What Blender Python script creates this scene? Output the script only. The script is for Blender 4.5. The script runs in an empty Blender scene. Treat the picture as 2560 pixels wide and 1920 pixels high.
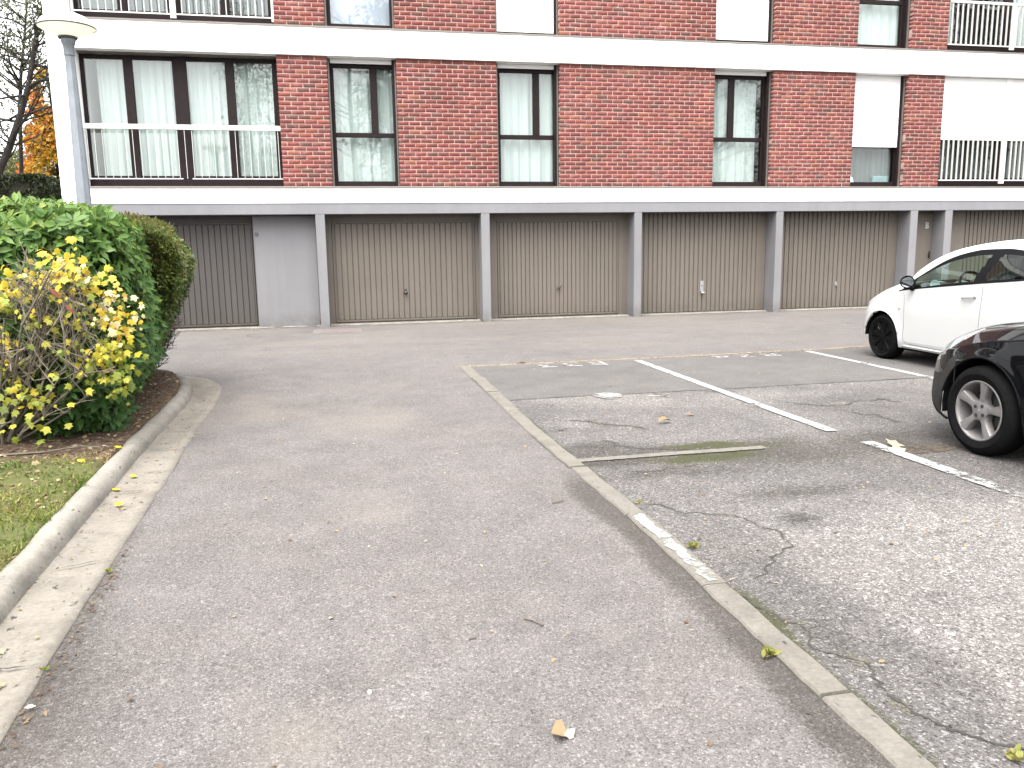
import bpy, math, random
import numpy as np
from mathutils import Vector, Matrix

random.seed(7)
rng = np.random.default_rng(11)
C = bpy.context.scene.collection
scene = bpy.context.scene

# ------------------------------------------------------------------ camera, sky, sun, exposure
CAM_H = 1.455
yaw, pitch, roll = math.radians(11.618), math.radians(9.4838), math.radians(0.88)
fwd = Vector((math.sin(yaw) * math.cos(pitch), math.cos(yaw) * math.cos(pitch), -math.sin(pitch)))
r0 = Vector((math.cos(yaw), -math.sin(yaw), 0))
d0 = fwd.cross(r0)
right = math.cos(roll) * r0 + math.sin(roll) * d0
down = -math.sin(roll) * r0 + math.cos(roll) * d0
cam_data = bpy.data.cameras.new('camera')
cam_data.sensor_width = 36.0
cam_data.lens = 36.0 * 2022.33 / 2560.0
cam_data.clip_start = 0.05
cam_data.clip_end = 1500
cam = bpy.data.objects.new('camera', cam_data)
C.objects.link(cam)
up, back = -down, -fwd
cam.matrix_world = Matrix(((right.x, up.x, back.x, 0), (right.y, up.y, back.y, 0), (right.z, up.z, back.z, CAM_H), (0, 0, 0, 1)))
scene.camera = cam

SUN_EL, SUN_AZ = math.radians(66), math.radians(205)     # azimuth from +Y clockwise: behind the camera, to the left
world = bpy.data.worlds.new('World')
scene.world = world
world.use_nodes = True
wn, wl_ = world.node_tree.nodes, world.node_tree.links
wn.clear()
sky = wn.new('ShaderNodeTexSky')
sky.sky_type = 'NISHITA'
sky.sun_disc = False
sky.sun_elevation = SUN_EL
sky.sun_rotation = SUN_AZ
sky.air_density = 1.0
sky.dust_density = 4.0
sky.ozone_density = 1.0
hs = wn.new('ShaderNodeHueSaturation')
hs.inputs['Saturation'].default_value = 0.10
hs.inputs['Value'].default_value = 1.0
bg = wn.new('ShaderNodeBackground')
bg.inputs['Strength'].default_value = 0.15
wo = wn.new('ShaderNodeOutputWorld')
wl_.new(sky.outputs[0], hs.inputs['Color'])
wl_.new(hs.outputs[0], bg.inputs['Color'])
wl_.new(bg.outputs[0], wo.inputs['Surface'])

sun_data = bpy.data.lights.new('sun', 'SUN')
sun_data.energy = 1.5
sun_data.angle = math.radians(70)
sun_data.color = (1.0, 0.97, 0.93)
sun = bpy.data.objects.new('sun', sun_data)
C.objects.link(sun)
sd = Vector((math.sin(SUN_AZ) * math.cos(SUN_EL), math.cos(SUN_AZ) * math.cos(SUN_EL), math.sin(SUN_EL)))
sun.rotation_euler = (-sd).to_track_quat('-Z', 'Y').to_euler()
sun.location = (-6, -8, 20)

scene.view_settings.view_transform = 'Standard'
scene.view_settings.look = 'None'
scene.view_settings.gamma = 1.0
scene.view_settings.use_curve_mapping = False
scene.view_settings.exposure = 2.5
scene.render.engine = 'CYCLES'
scene.cycles.max_bounces = 8
scene.cycles.transparent_max_bounces = 16

# ------------------------------------------------------------------ helpers
WL = {}                                   # world location of each object that may parent others


def wloc(o):
    return WL.get(o.name, Vector((0, 0, 0))) if o is not None else Vector((0, 0, 0))


def tag(o, label=None, cat=None, group=None, kind=None):
    if label: o['label'] = label
    if cat: o['category'] = cat
    if group: o['group'] = group
    if kind: o['kind'] = kind
    return o


def thing(name, label, cat, loc=(0, 0, 0), group=None):
    o = bpy.data.objects.new(name, None)
    o.empty_display_size = 0.2
    o.location = loc
    C.objects.link(o)
    WL[o.name] = Vector(loc)
    return tag(o, label, cat, group)


def link_mesh(name, me, parent=None, loc=None):
    o = bpy.data.objects.new(name, me)
    C.objects.link(o)
    if parent is not None:
        o.parent = parent
    w = Vector(loc) if loc is not None else wloc(parent)
    o.location = w - wloc(parent)
    WL[o.name] = w
    return o


class MB:
    """collects faces in world coordinates and links them as ONE mesh object"""

    def __init__(s):
        s.v, s.f, s.m = [], [], []

    def add(s, verts, faces, m=0):
        b = len(s.v)
        s.v += [tuple(p) for p in verts]
        s.f += [tuple(b + i for i in f) for f in faces]
        s.m += [m] * len(faces)
        return s

    def box(s, x0, x1, y0, y1, z0, z1, m=0):
        v = [(x, y, z) for x in (x0, x1) for y in (y0, y1) for z in (z0, z1)]
        return s.add(v, [(0, 1, 3, 2), (4, 6, 7, 5), (0, 4, 5, 1), (2, 3, 7, 6), (0, 2, 6, 4), (1, 5, 7, 3)], m)

    def cbox(s, x0, x1, y0, y1, z0, z1, c=0.004, m=0):
        """box whose front (low y) edges are chamfered"""
        v = [(x0 + c, y0, z0 + c), (x1 - c, y0, z0 + c), (x1 - c, y0, z1 - c), (x0 + c, y0, z1 - c),
             (x0, y0 + c, z0), (x1, y0 + c, z0), (x1, y0 + c, z1), (x0, y0 + c, z1),
             (x0, y1, z0), (x1, y1, z0), (x1, y1, z1), (x0, y1, z1)]
        f = [(0, 1, 2, 3)]
        for a in range(4):
            b = (a + 1) % 4
            f += [(a, a + 4, b + 4, b), (a + 4, a + 8, b + 8, b + 4)]
        f.append((11, 10, 9, 8))
        return s.add(v, f, m)

    def tube(s, pts, radii, n=6, m=0, caps=True):
        pts = [Vector(p) for p in pts]
        if not hasattr(radii, '__len__'):
            radii = [radii] * len(pts)
        b = len(s.v)
        ref = None
        for i, p in enumerate(pts):
            t = (pts[min(i + 1, len(pts) - 1)] - pts[max(i - 1, 0)]).normalized()
            if ref is None:
                ref = Vector((0, 0, 1)) if abs(t.z) < 0.9 else Vector((1, 0, 0))
            a = t.cross(ref)
            if a.length < 1e-4:
                a = t.orthogonal()
            a.normalize()
            ref = a.cross(t)
            bb = t.cross(a)
            for k in range(n):
                q = 2 * math.pi * k / n
                s.v.append(tuple(p + (a * math.cos(q) + bb * math.sin(q)) * radii[i]))
        fs = []
        for i in range(len(pts) - 1):
            for k in range(n):
                k2 = (k + 1) % n
                fs.append((b + i * n + k, b + i * n + k2, b + (i + 1) * n + k2, b + (i + 1) * n + k))
        if caps:
            fs.append(tuple(b + k for k in range(n))[::-1])
            fs.append(tuple(b + (len(pts) - 1) * n + k for k in range(n)))
        s.f += fs
        s.m += [m] * len(fs)
        return s

    def lathe(s, prof, center, axis='z', n=24, m=0, a0=0.0, caps=True):
        """prof: list of (radius, along-axis)"""
        b = len(s.v)
        cx, cy, cz = center
        for r, h in prof:
            for k in range(n):
                q = 2 * math.pi * k / n + a0
                c, sn = r * math.cos(q), r * math.sin(q)
                s.v.append((cx + c, cy + sn, cz + h) if axis == 'z' else (cx + h, cy + c, cz + sn))
        fs = []
        for i in range(len(prof) - 1):
            for k in range(n):
                k2 = (k + 1) % n
                fs.append((b + i * n + k, b + i * n + k2, b + (i + 1) * n + k2, b + (i + 1) * n + k))
        if caps and prof[0][0] > 1e-6: fs.append(tuple(b + k for k in range(n))[::-1])
        if caps and prof[-1][0] > 1e-6: fs.append(tuple(b + (len(prof) - 1) * n + k for k in range(n)))
        s.f += fs
        s.m += [m] * len(fs)
        return s

    def prism(s, poly, fn, t0, t1, m=0):
        """poly: 2-D outline; fn(u, v, t) -> point"""
        n = len(poly)
        v = [fn(u, w, t0) for u, w in poly] + [fn(u, w, t1) for u, w in poly]
        f = [tuple(range(n)), tuple(range(2 * n - 1, n - 1, -1))]
        for i in range(n):
            j = (i + 1) % n
            f.append((i, i + n, j + n, j))
        return s.add(v, f, m)

    def build(s, name, mats, parent=None, smooth=False, loc=None):
        w = Vector(loc) if loc is not None else wloc(parent)
        me = bpy.data.meshes.new(name)
        me.from_pydata([(x - w.x, y - w.y, z - w.z) for x, y, z in s.v], [], s.f)
        for q in (mats if isinstance(mats, (list, tuple)) else [mats]):
            me.materials.append(q)
        if any(s.m):
            me.polygons.foreach_set('material_index', s.m)
        if smooth:
            me.polygons.foreach_set('use_smooth', [True] * len(me.polygons))
            if smooth == 'angle':
                me.set_sharp_from_angle(angle=math.radians(35))
        me.update()
        return link_mesh(name, me, parent, w)


def grid_mesh(name, mat, P, parent=None, smooth=True, mask=None, keep=None):
    """P: (nu, nv, 3) world points; one mesh; mask: (nu, nv, 3) colour attribute"""
    nu, nv = P.shape[:2]
    idx = np.arange(nu * nv).reshape(nu, nv)
    q = np.stack([idx[:-1, :-1], idx[1:, :-1], idx[1:, 1:], idx[:-1, 1:]], -1).reshape(-1, 4)
    if keep is not None:
        q = q[keep.reshape(-1)]
    w = wloc(parent)
    V = P.reshape(-1, 3) - np.array(w)
    me = bpy.data.meshes.new(name)
    fill(me, V, q, 4)
    if mask is not None:
        a = me.attributes.new('mask', 'FLOAT_COLOR', 'POINT')
        c = np.ones((nu * nv, 4), np.float32)
        c[:, :3] = mask.reshape(-1, 3)
        a.data.foreach_set('color', c.reshape(-1))
    me.materials.append(mat)
    if smooth:
        me.polygons.foreach_set('use_smooth', [True] * len(me.polygons))
    me.update()
    return link_mesh(name, me, parent, w)


def fill(me, V, F, n):
    V = np.asarray(V, np.float32)
    F = np.asarray(F, np.int32)
    me.vertices.add(len(V))
    me.vertices.foreach_set('co', V.reshape(-1))
    me.loops.add(F.size)
    me.loops.foreach_set('vertex_index', F.reshape(-1))
    me.polygons.add(len(F))
    me.polygons.foreach_set('loop_start', np.arange(0, F.size, n, dtype=np.int32))
    me.polygons.foreach_set('loop_total', np.full(len(F), n, np.int32))
    me.update(calc_edges=True)
    me.validate()


def scatter_mesh(name, variants, T, mat, parent=None, which=None, tint=None, kind='stuff'):
    """variants: list of (verts, tris); T: (N,4,4) world matrices; ONE mesh with a per-copy tint"""
    N = len(T)
    if which is None:
        which = rng.integers(0, len(variants), N)
    if tint is None:
        tint = rng.random(N)
    Vs, Fs, Ts, b = [], [], [], 0
    for k, (v, f) in enumerate(variants):
        sel = np.where(which == k)[0]
        if not len(sel): continue
        v = np.asarray(v, float); f = np.asarray(f)
        W = np.einsum('nij,vj->nvi', T[sel][:, :3, :3], v) + T[sel][:, None, :3, 3]
        Vs.append(W.reshape(-1, 3))
        Fs.append((f[None] + (np.arange(len(sel)) * len(v))[:, None, None]).reshape(-1, 3) + b)
        Ts.append(np.repeat(tint[sel], len(v)))
        b += len(sel) * len(v)
    w = wloc(parent)
    me = bpy.data.meshes.new(name)
    fill(me, np.concatenate(Vs) - np.array(w), np.concatenate(Fs), 3)
    a = me.attributes.new('tint', 'FLOAT', 'POINT')
    a.data.foreach_set('value', np.concatenate(Ts).astype(np.float32))
    me.materials.append(mat)
    o = link_mesh(name, me, parent, w)
    if kind: o['kind'] = kind
    return o


def variant_meshes(name, variants, mat, tints):
    out = []
    for (v, f), t in zip(variants, tints):
        me = bpy.data.meshes.new(name)
        fill(me, v, f, 3)
        a = me.attributes.new('tint', 'FLOAT', 'POINT')
        a.data.foreach_set('value', np.full(len(v), t, np.float32))
        me.materials.append(mat)
        out.append(me)
    return out


def frames(pos, zdir, ydir, scale):
    """(N,4,4): local y along ydir, local z near zdir"""
    y = ydir / np.linalg.norm(ydir, axis=1, keepdims=True)
    x = np.cross(y, zdir)
    n = np.linalg.norm(x, axis=1, keepdims=True)
    x = np.where(n < 1e-4, np.array([[1.0, 0, 0]]), x / np.maximum(n, 1e-4))
    z = np.cross(x, y)
    T = np.zeros((len(pos), 4, 4))
    s = scale if np.ndim(scale) else np.full(len(pos), scale)
    T[:, :3, 0], T[:, :3, 1], T[:, :3, 2] = x * s[:, None], y * s[:, None], z * s[:, None]
    T[:, :3, 3] = pos
    T[:, 3, 3] = 1
    return T


def vnoise(x, y, scale, seed=0):
    """smooth value noise 0..1"""
    r = np.random.default_rng(seed).random((256, 256))
    u, v = x * scale + 1000, y * scale + 1000
    i, j = np.floor(u).astype(int), np.floor(v).astype(int)
    a, b = u - i, v - j
    a, b = a * a * (3 - 2 * a), b * b * (3 - 2 * b)
    g = lambda p, q: r[p % 256, q % 256]
    return (g(i, j) * (1 - a) + g(i + 1, j) * a) * (1 - b) + (g(i, j + 1) * (1 - a) + g(i + 1, j + 1) * a) * b


def pchip(x, xs, ys):
    xs, ys = np.asarray(xs, float), np.asarray(ys, float)
    if xs[0] > xs[-1]: xs, ys = xs[::-1], ys[::-1]
    h = np.diff(xs); dl = np.diff(ys) / h
    d = np.zeros(len(xs))
    for i in range(1, len(xs) - 1):
        if dl[i - 1] * dl[i] > 0:
            w1, w2 = 2 * h[i] + h[i - 1], h[i] + 2 * h[i - 1]
            d[i] = (w1 + w2) / (w1 / dl[i - 1] + w2 / dl[i])
    d[0], d[-1] = dl[0], dl[-1]
    x = np.clip(x, xs[0], xs[-1])
    k = np.clip(np.searchsorted(xs, x) - 1, 0, len(xs) - 2)
    t = (x - xs[k]) / h[k]
    return ((1 + 2 * t) * (1 - t) ** 2 * ys[k] + t * (1 - t) ** 2 * h[k] * d[k] + t * t * (3 - 2 * t) * ys[k + 1] + t * t * (t - 1) * h[k] * d[k + 1])


def smooth_path(pts, step=0.06):
    p = np.array(pts, float)
    d = np.r_[0, np.cumsum(np.linalg.norm(np.diff(p, axis=0), axis=1))]
    s = np.arange(0, d[-1], step)
    q = np.stack([pchip(s, d, p[:, k]) for k in range(p.shape[1])], 1)
    for _ in range(4):
        q[1:-1] = 0.25 * q[:-2] + 0.5 * q[1:-1] + 0.25 * q[2:]
    return q


# ------------------------------------------------------------------ materials
class NT:
    def __init__(s, name):
        s.mat = bpy.data.materials.new(name)
        s.mat.use_nodes = True
        s.n, s.l = s.mat.node_tree.nodes, s.mat.node_tree.links
        s.n.clear()
        s.out = s.n.new('ShaderNodeOutputMaterial')

    def node(s, t, **k):
        x = s.n.new('ShaderNode' + t)
        for a, b in k.items(): setattr(x, a, b)
        return x

    def put(s, sock, val):
        if hasattr(val, 'is_linked') or isinstance(val, bpy.types.NodeSocket): s.l.new(val, sock)
        elif isinstance(val, tuple) and len(val) == 3 and sock.type == 'RGBA': sock.default_value = (*val, 1)
        else: sock.default_value = val

    def coord(s):
        return s.node('TexCoord').outputs['Object']

    def noise(s, scale, vec, detail=3, rough=0.55, stretch=None):
        if stretch:
            mp = s.node('Mapping'); mp.inputs['Scale'].default_value = stretch
            s.l.new(vec, mp.inputs[0]); vec = mp.outputs[0]
        x = s.node('TexNoise')
        x.inputs['Scale'].default_value = scale
        x.inputs['Detail'].default_value = detail
        x.inputs['Roughness'].default_value = rough
        s.l.new(vec, x.inputs['Vector'])
        return x.outputs['Fac']

    def ramp(s, fac, stops, interp='LINEAR'):
        x = s.node('ValToRGB')
        x.color_ramp.interpolation = interp
        e = x.color_ramp.elements
        while len(e) < len(stops): e.new(0.5)
        for i, (p, c) in enumerate(stops):
            e[i].position = p
            e[i].color = (c, c, c, 1) if not hasattr(c, '__len__') else (*c, 1)
        s.put(x.inputs[0], fac)
        return x.outputs[0]

    def mix(s, fac, a, b, mode='MIX'):
        x = s.node('Mix', data_type='RGBA', blend_type=mode)
        s.put(x.inputs[0], fac); s.put(x.inputs[6], a); s.put(x.inputs[7], b)
        return x.outputs[2]

    def math(s, op, a, b=0.0, clamp=False):
        x = s.node('Math', operation=op, use_clamp=clamp)
        s.put(x.inputs[0], a); s.put(x.inputs[1], b)
        return x.outputs[0]

    def bump(s, h, strength=0.3, dist=0.01):
        x = s.node('Bump')
        x.inputs['Strength'].default_value = strength
        x.inputs['Distance'].default_value = dist
        s.l.new(h, x.inputs['Height'])
        return x.outputs[0]

    def attr(s, name):
        return s.node('Attribute', attribute_name=name)

    def bsdf(s, color, rough=0.6, normal=None, **kw):
        b = s.node('BsdfPrincipled')
        s.put(b.inputs['Base Color'], color)
        s.put(b.inputs['Roughness'], rough)
        if normal is not None: s.l.new(normal, b.inputs['Normal'])
        for k, v in kw.items(): s.put(b.inputs[k.replace('_', ' ')], v)
        return b.outputs[0]

    def done(s, sh):
        s.l.new(sh, s.out.inputs['Surface'])
        return s.mat


def simple(name, col, rough=0.6, var=0.08, vs=3.0, bump=0.0, bs=80.0, k=0.5, **kw):
    t = NT(name)
    col = tuple(x * k for x in col)
    c = t.coord()
    f = t.noise(vs, c, 4)
    f2 = t.noise(vs * 7, c, 3)
    g = t.math('ADD', t.math('MULTIPLY', f, 0.65), t.math('MULTIPLY', f2, 0.35))
    lo = tuple(x * (1 - var * 1.6) for x in col); hi = tuple(min(1, x * (1 + var * 1.6)) for x in col)
    colr = t.ramp(g, [(0.3, lo), (0.7, hi)])
    nm = t.bump(t.noise(bs, c, 2), bump, 0.01) if bump else None
    return t.done(t.bsdf(colr, rough, nm, **kw))


def weathered(name, col, rough=0.55, streak=0.10, dirt=(0.09, 0.075, 0.055), k=0.5, splash=0.32, bump=0.15):
    """old outdoor paint: faint rain streaks, faded clouds, scuffs, splash dirt near the ground"""
    t = NT(name)
    col = tuple(x * k for x in col)
    g = t.node('NewGeometry').outputs['Position']
    st = t.noise(5, g, 4, 0.6, (1.6, 1.6, 0.12))
    cl = t.noise(0.8, g, 4, 0.6)
    c = t.ramp(st, [(0.3, tuple(x * (1 - streak) for x in col)), (0.7, tuple(x * (1 + streak) for x in col))])
    c = t.mix(1.0, c, t.ramp(cl, [(0.3, 0.92), (0.7, 1.08)]), 'MULTIPLY')
    oi = t.node('ObjectInfo').outputs['Random']
    c = t.mix(1.0, c, t.ramp(oi, [(0.0, 0.965), (1.0, 1.035)]), 'MULTIPLY')
    sp = t.ramp(t.noise(34, g, 3, 0.6), [(0.70, 0.0), (0.76, 0.5)])
    c = t.mix(sp, c, tuple(min(1, x * 1.6) for x in col))
    z = t.node('SeparateXYZ'); t.l.new(g, z.inputs[0])
    low = t.math('SUBTRACT', 1.0, t.math('DIVIDE', z.outputs[2], splash), True)
    low = t.math('MULTIPLY', low, t.ramp(t.noise(7, g, 5, 0.7), [(0.3, 0.0), (0.75, 1.0)]))
    c = t.mix(t.math('MULTIPLY', low, 0.8), c, tuple(x * k for x in dirt))
    return t.done(t.bsdf(c, rough, t.bump(t.noise(120, g, 2), bump, 0.008), Specular_IOR_Level=0.3))


def leaf_mat(name, stops, rough=0.45, trans=0.35, spec=0.5, k=0.55):
    t = NT(name)
    stops = [(p, tuple(x * k for x in c)) for p, c in stops]
    a = t.attr('tint')
    col = t.ramp(a.outputs['Fac'], stops)
    n = t.noise(40, t.coord(), 2)
    col = t.mix(0.25, col, t.mix(n, (0.3, 0.3, 0.3), (1, 1, 1)), 'MULTIPLY')
    p = t.bsdf(col, rough, Specular_IOR_Level=spec)
    tr = t.node('BsdfTranslucent')
    t.l.new(col, tr.inputs['Color'])
    m = t.node('MixShader')
    m.inputs[0].default_value = trans
    t.l.new(p, m.inputs[1]); t.l.new(tr.outputs[0], m.inputs[2])
    return t.done(m.outputs[0])


def glass_mat(name, tint=(0.86, 0.93, 0.90), refl=1.0, rough=0.0, ior=1.52):
    t = NT(name)
    lw = t.node('LayerWeight'); lw.inputs[0].default_value = 0.5          # facing = 1 - |cos|, the same from both sides
    f5 = t.math('POWER', lw.outputs['Facing'], 5.0)
    fac = t.math('MULTIPLY', t.math('ADD', t.math('MULTIPLY', f5, 0.955), 0.045), refl, True)
    tr = t.node('BsdfTransparent'); tr.inputs[0].default_value = (*tint, 1)
    gl = t.node('BsdfGlossy'); gl.inputs['Roughness'].default_value = rough
    m = t.node('MixShader')
    t.l.new(fac, m.inputs[0]); t.l.new(tr.outputs[0], m.inputs[1]); t.l.new(gl.outputs[0], m.inputs[2])
    return t.done(m.outputs[0])


def asphalt_mat(name, dark, mid, light, scale, contrast=1.0, bump=0.5, dust=(0.32, 0.28, 0.235), moss=True, big=0.14, pale=0.5):
    """stone chippings in tar; the 'mask' attribute: red = moss, green = damp dirt, blue = pale dust"""
    t = NT(name)
    dark, mid, light, dust = [tuple(x * 0.39 for x in q) for q in (dark, mid, light, dust)]
    c = t.coord()
    vo = t.node('TexVoronoi'); vo.inputs['Scale'].default_value = scale
    t.l.new(c, vo.inputs['Vector'])
    sx = t.node('SeparateColor'); t.l.new(vo.outputs['Color'], sx.inputs[0])
    ch = t.ramp(sx.outputs[0], [(0.0, dark), (0.32, tuple(0.5 * (a + b) for a, b in zip(dark, mid))), (0.6, mid), (0.86, tuple(m * 1.14 for m in mid)), (0.95, light), (1.0, tuple(x * 1.35 for x in light))])
    vo2 = t.node('TexVoronoi'); vo2.inputs['Scale'].default_value = scale * 0.42
    t.l.new(c, vo2.inputs['Vector'])
    sx2 = t.node('SeparateColor'); t.l.new(vo2.outputs['Color'], sx2.inputs[0])
    ch = t.mix(0.45, ch, t.ramp(sx2.outputs[1], [(0.0, dark), (0.2, mid), (0.9, mid), (0.97, light)]))
    pores = t.ramp(t.noise(scale * 0.55, c, 2), [(0.34, 0.30), (0.45, 1.0)])
    ch = t.mix(0.75 * contrast, ch, pores, 'MULTIPLY')
    big_n = t.noise(0.55, c, 5, 0.6)
    mid_n = t.noise(3.2, c, 4, 0.6)
    ch = t.mix(1.0, ch, t.ramp(big_n, [(0.28, 1 - big), (0.72, 1 + big)]), 'MULTIPLY')
    ch = t.mix(1.0, ch, t.ramp(mid_n, [(0.28, 0.87), (0.72, 1.12)]), 'MULTIPLY')
    warm = t.ramp(t.noise(0.9, c, 4, 0.6), [(0.45, 0.0), (0.75, 1.0)])
    ch = t.mix(t.math('MULTIPLY', warm, 0.35), ch, t.mix(1.0, ch, (1.06, 0.99, 0.90), 'MULTIPLY'))
    a = t.attr('mask'); sm = t.node('SeparateColor'); t.l.new(a.outputs['Color'], sm.inputs[0])
    br = t.noise(34, c, 6, 0.75)
    br = t.math('ADD', t.math('MULTIPLY', t.math('SUBTRACT', br, 0.5), 2.6), 0.55)
    th = lambda ch_, lo, hi: t.ramp(t.math('MULTIPLY', t.math('ADD', br, 0.25), ch_), [(lo, 0.0), (hi, 1.0)])
    ch = t.mix(t.math('MULTIPLY', th(sm.outputs[2], 0.18, 0.62), 0.75), ch, t.mix(pale, ch, dust) if pale == 0.5 else t.mix(1.0, ch, (1.75, 1.74, 1.71), 'MULTIPLY'))
    ch = t.mix(t.math('MULTIPLY', th(sm.outputs[1], 0.2, 0.6), 0.8), ch, t.mix(1.0, ch, (0.42, 0.40, 0.36), 'MULTIPLY'))
    if moss:
        ch = t.mix(t.math('MULTIPLY', th(sm.outputs[0], 0.3, 0.62), 0.9), ch, t.mix(br, (0.009, 0.011, 0.004), (0.036, 0.037, 0.012)))
    h = t.math('ADD', t.math('MULTIPLY', vo.outputs['Distance'], -0.8), t.math('MULTIPLY', t.noise(scale * 0.5, c, 2), 1.2))
    nm = t.bump(h, bump, 0.006)
    return t.done(t.bsdf(ch, 0.85, nm, Specular_IOR_Level=0.2))


def brick_mat():
    t = NT('brick_red')
    a = t.attr('tint')
    c = t.coord()
    geo = t.node('NewGeometry')
    col = t.ramp(a.outputs['Fac'], [(0.0, (0.14, 0.078, 0.064)), (0.12, (0.17, 0.068, 0.060)), (0.35, (0.205, 0.064, 0.059)), (0.6, (0.225, 0.066, 0.060)), (0.85, (0.24, 0.070, 0.060)), (0.95, (0.255, 0.085, 0.062)), (1.0, (0.27, 0.108, 0.07))])
    n1 = t.noise(28, geo.outputs['Position'], 4, 0.65)
    col = t.mix(1.0, col, t.ramp(n1, [(0.3, 0.42), (0.7, 0.64)]), 'MULTIPLY')
    patch_ = t.noise(0.9, geo.outputs['Position'], 4, 0.6)
    col = t.mix(1.0, col, t.ramp(patch_, [(0.3, 0.82), (0.7, 1.16)]), 'MULTIPLY')
    sm = t.noise(6.5, geo.outputs['Position'], 5, 0.7)
    sm = t.math('ADD', sm, t.math('MULTIPLY', t.math('SUBTRACT', patch_, 0.5), 0.25))
    col = t.mix(t.math('MULTIPLY', t.ramp(sm, [(0.55, 0.0), (0.74, 1.0)]), 0.55), col, (0.20, 0.115, 0.105))
    nm = t.bump(n1, 0.4, 0.004)
    return t.done(t.bsdf(col, 0.88, nm, Specular_IOR_Level=0.12))


def paint_mat(name, col=(0.72, 0.72, 0.70), wear=0.5, scale=30, k=0.30):
    t = NT(name)
    col = tuple(x * k for x in col)
    c = t.coord()
    n = t.math('ADD', t.math('MULTIPLY', t.noise(scale, c, 5, 0.75), 0.6), t.math('MULTIPLY', t.noise(3.5, c, 3), 0.4))
    f = t.ramp(n, [(wear - 0.06, 0.0), (wear + 0.02, 1.0)])
    d = t.bsdf(t.mix(t.noise(9, c, 3), tuple(x * 0.8 for x in col), col), 0.7)
    tr = t.node('BsdfTransparent')
    m = t.node('MixShader')
    t.l.new(f, m.inputs[0]); t.l.new(tr.outputs[0], m.inputs[1]); t.l.new(d, m.inputs[2])
    return t.done(m.outputs[0])


def soil_mat():
    t = NT('soil')
    c = t.coord()
    n = t.noise(14, c, 6, 0.7)
    col = t.ramp(n, [(0.28, (0.017, 0.012, 0.009)), (0.5, (0.05, 0.033, 0.022)), (0.72, (0.085, 0.06, 0.043))])
    vo = t.node('TexVoronoi'); vo.inputs['Scale'].default_value = 60; t.l.new(c, vo.inputs['Vector'])
    sx = t.node('SeparateColor'); t.l.new(vo.outputs['Color'], sx.inputs[0])
    col = t.mix(t.ramp(sx.outputs[0], [(0.9, 0.0), (0.95, 0.8)]), col, (0.14, 0.11, 0.07))
    a = t.attr('mask'); sm = t.node('SeparateColor'); t.l.new(a.outputs['Color'], sm.inputs[0])
    br = t.noise(16, c, 5, 0.7)
    g = t.ramp(t.math('MULTIPLY', t.math('ADD', br, 0.25), sm.outputs[0]), [(0.3, 0.0), (0.55, 1.0)])
    col = t.mix(t.math('MULTIPLY', g, 0.9), col, t.mix(t.noise(30, c, 3), (0.030, 0.036, 0.012), (0.078, 0.082, 0.026)))
    return t.done(t.bsdf(col, 0.95, t.bump(n, 0.8, 0.02), Specular_IOR_Level=0.15))


def concrete_mat(name, col, var=0.22, spots=True, kf=0.45):
    t = NT(name)
    col = tuple(x * kf for x in col)
    c = t.coord()
    n = t.noise(5, c, 5, 0.65); n2 = t.noise(60, c, 3)
    k = t.ramp(n, [(0.25, tuple(x * (1 - var * 1.5) for x in col)), (0.5, col), (0.75, tuple(x * (1 + var) for x in col))])
    k = t.mix(1.0, k, t.ramp(n2, [(0.3, 0.84), (0.7, 1.12)]), 'MULTIPLY')
    if spots:
        s_ = t.ramp(t.noise(38, c, 2, 0.5, (1, 0.45, 1)), [(0.67, 0.0), (0.73, 0.85)])
        k = t.mix(s_, k, (0.016, 0.015, 0.011))
        k = t.mix(t.ramp(t.noise(2.2, c, 4), [(0.55, 0.0), (0.8, 0.45)]), k, (0.075, 0.06, 0.042))
    return t.done(t.bsdf(k, 0.85, t.bump(n2, 0.5, 0.006), Specular_IOR_Level=0.25))


M = {}
M['lane'] = asphalt_mat('asphalt_lane', (0.092, 0.083, 0.080), (0.213, 0.196, 0.189), (0.39, 0.37, 0.357), 190, 0.8, 0.5, big=0.11)
M['bay'] = asphalt_mat('asphalt_old_coarse', (0.055, 0.050, 0.048), (0.192, 0.178, 0.172), (0.46, 0.445, 0.435), 150, 1.0, 0.8, big=0.20, dust=(0.62, 0.60, 0.575), pale=0.75)
M['newpatch'] = asphalt_mat('asphalt_newer_fine', (0.09, 0.085, 0.083), (0.172, 0.162, 0.155), (0.28, 0.27, 0.262), 240, 0.6, 0.3)
M['crack'] = simple('crack_dirt', (0.05, 0.046, 0.04), 0.95, 0.3, 12, k=0.32)
M['kerb'] = concrete_mat('kerb_concrete', (0.315, 0.293, 0.255))
M['gutter'] = concrete_mat('gutter_concrete', (0.262, 0.236, 0.20))
M['edging'] = concrete_mat('edging_concrete', (0.205, 0.19, 0.162), 0.2)
M['paint'] = paint_mat('road_paint', wear=0.415)
M['paint_worn'] = paint_mat('road_paint_worn', wear=0.50, scale=22)
M['paint_line'] = paint_mat('bay_line_paint', wear=0.44, scale=16, k=0.29)
M['paint_num'] = paint_mat('stencil_paint', wear=0.475, scale=26, k=0.25)
M['stain'] = paint_mat('pale_stain', (0.34, 0.33, 0.31), 0.49, 20, k=0.42)
M['halo'] = paint_mat('crack_moss', (0.15, 0.135, 0.10), 0.56, 55, k=0.45)  # also used for the dirt and painted contact shade at the wall foot
M['ochre_dirt'] = paint_mat('ochre_dirt', (0.33, 0.25, 0.15), 0.46, 30, k=0.45)
M['apron'] = concrete_mat('patch_concrete', (0.215, 0.2, 0.185))
M['rust_stain'] = paint_mat('leaf_rot_stain', (0.12, 0.085, 0.045), 0.5, 20)
M['soil'] = soil_mat()
M['lawn'] = simple('lawn', (0.085, 0.10, 0.035), 0.95, 0.25, 2, 0.6, 40)
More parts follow.
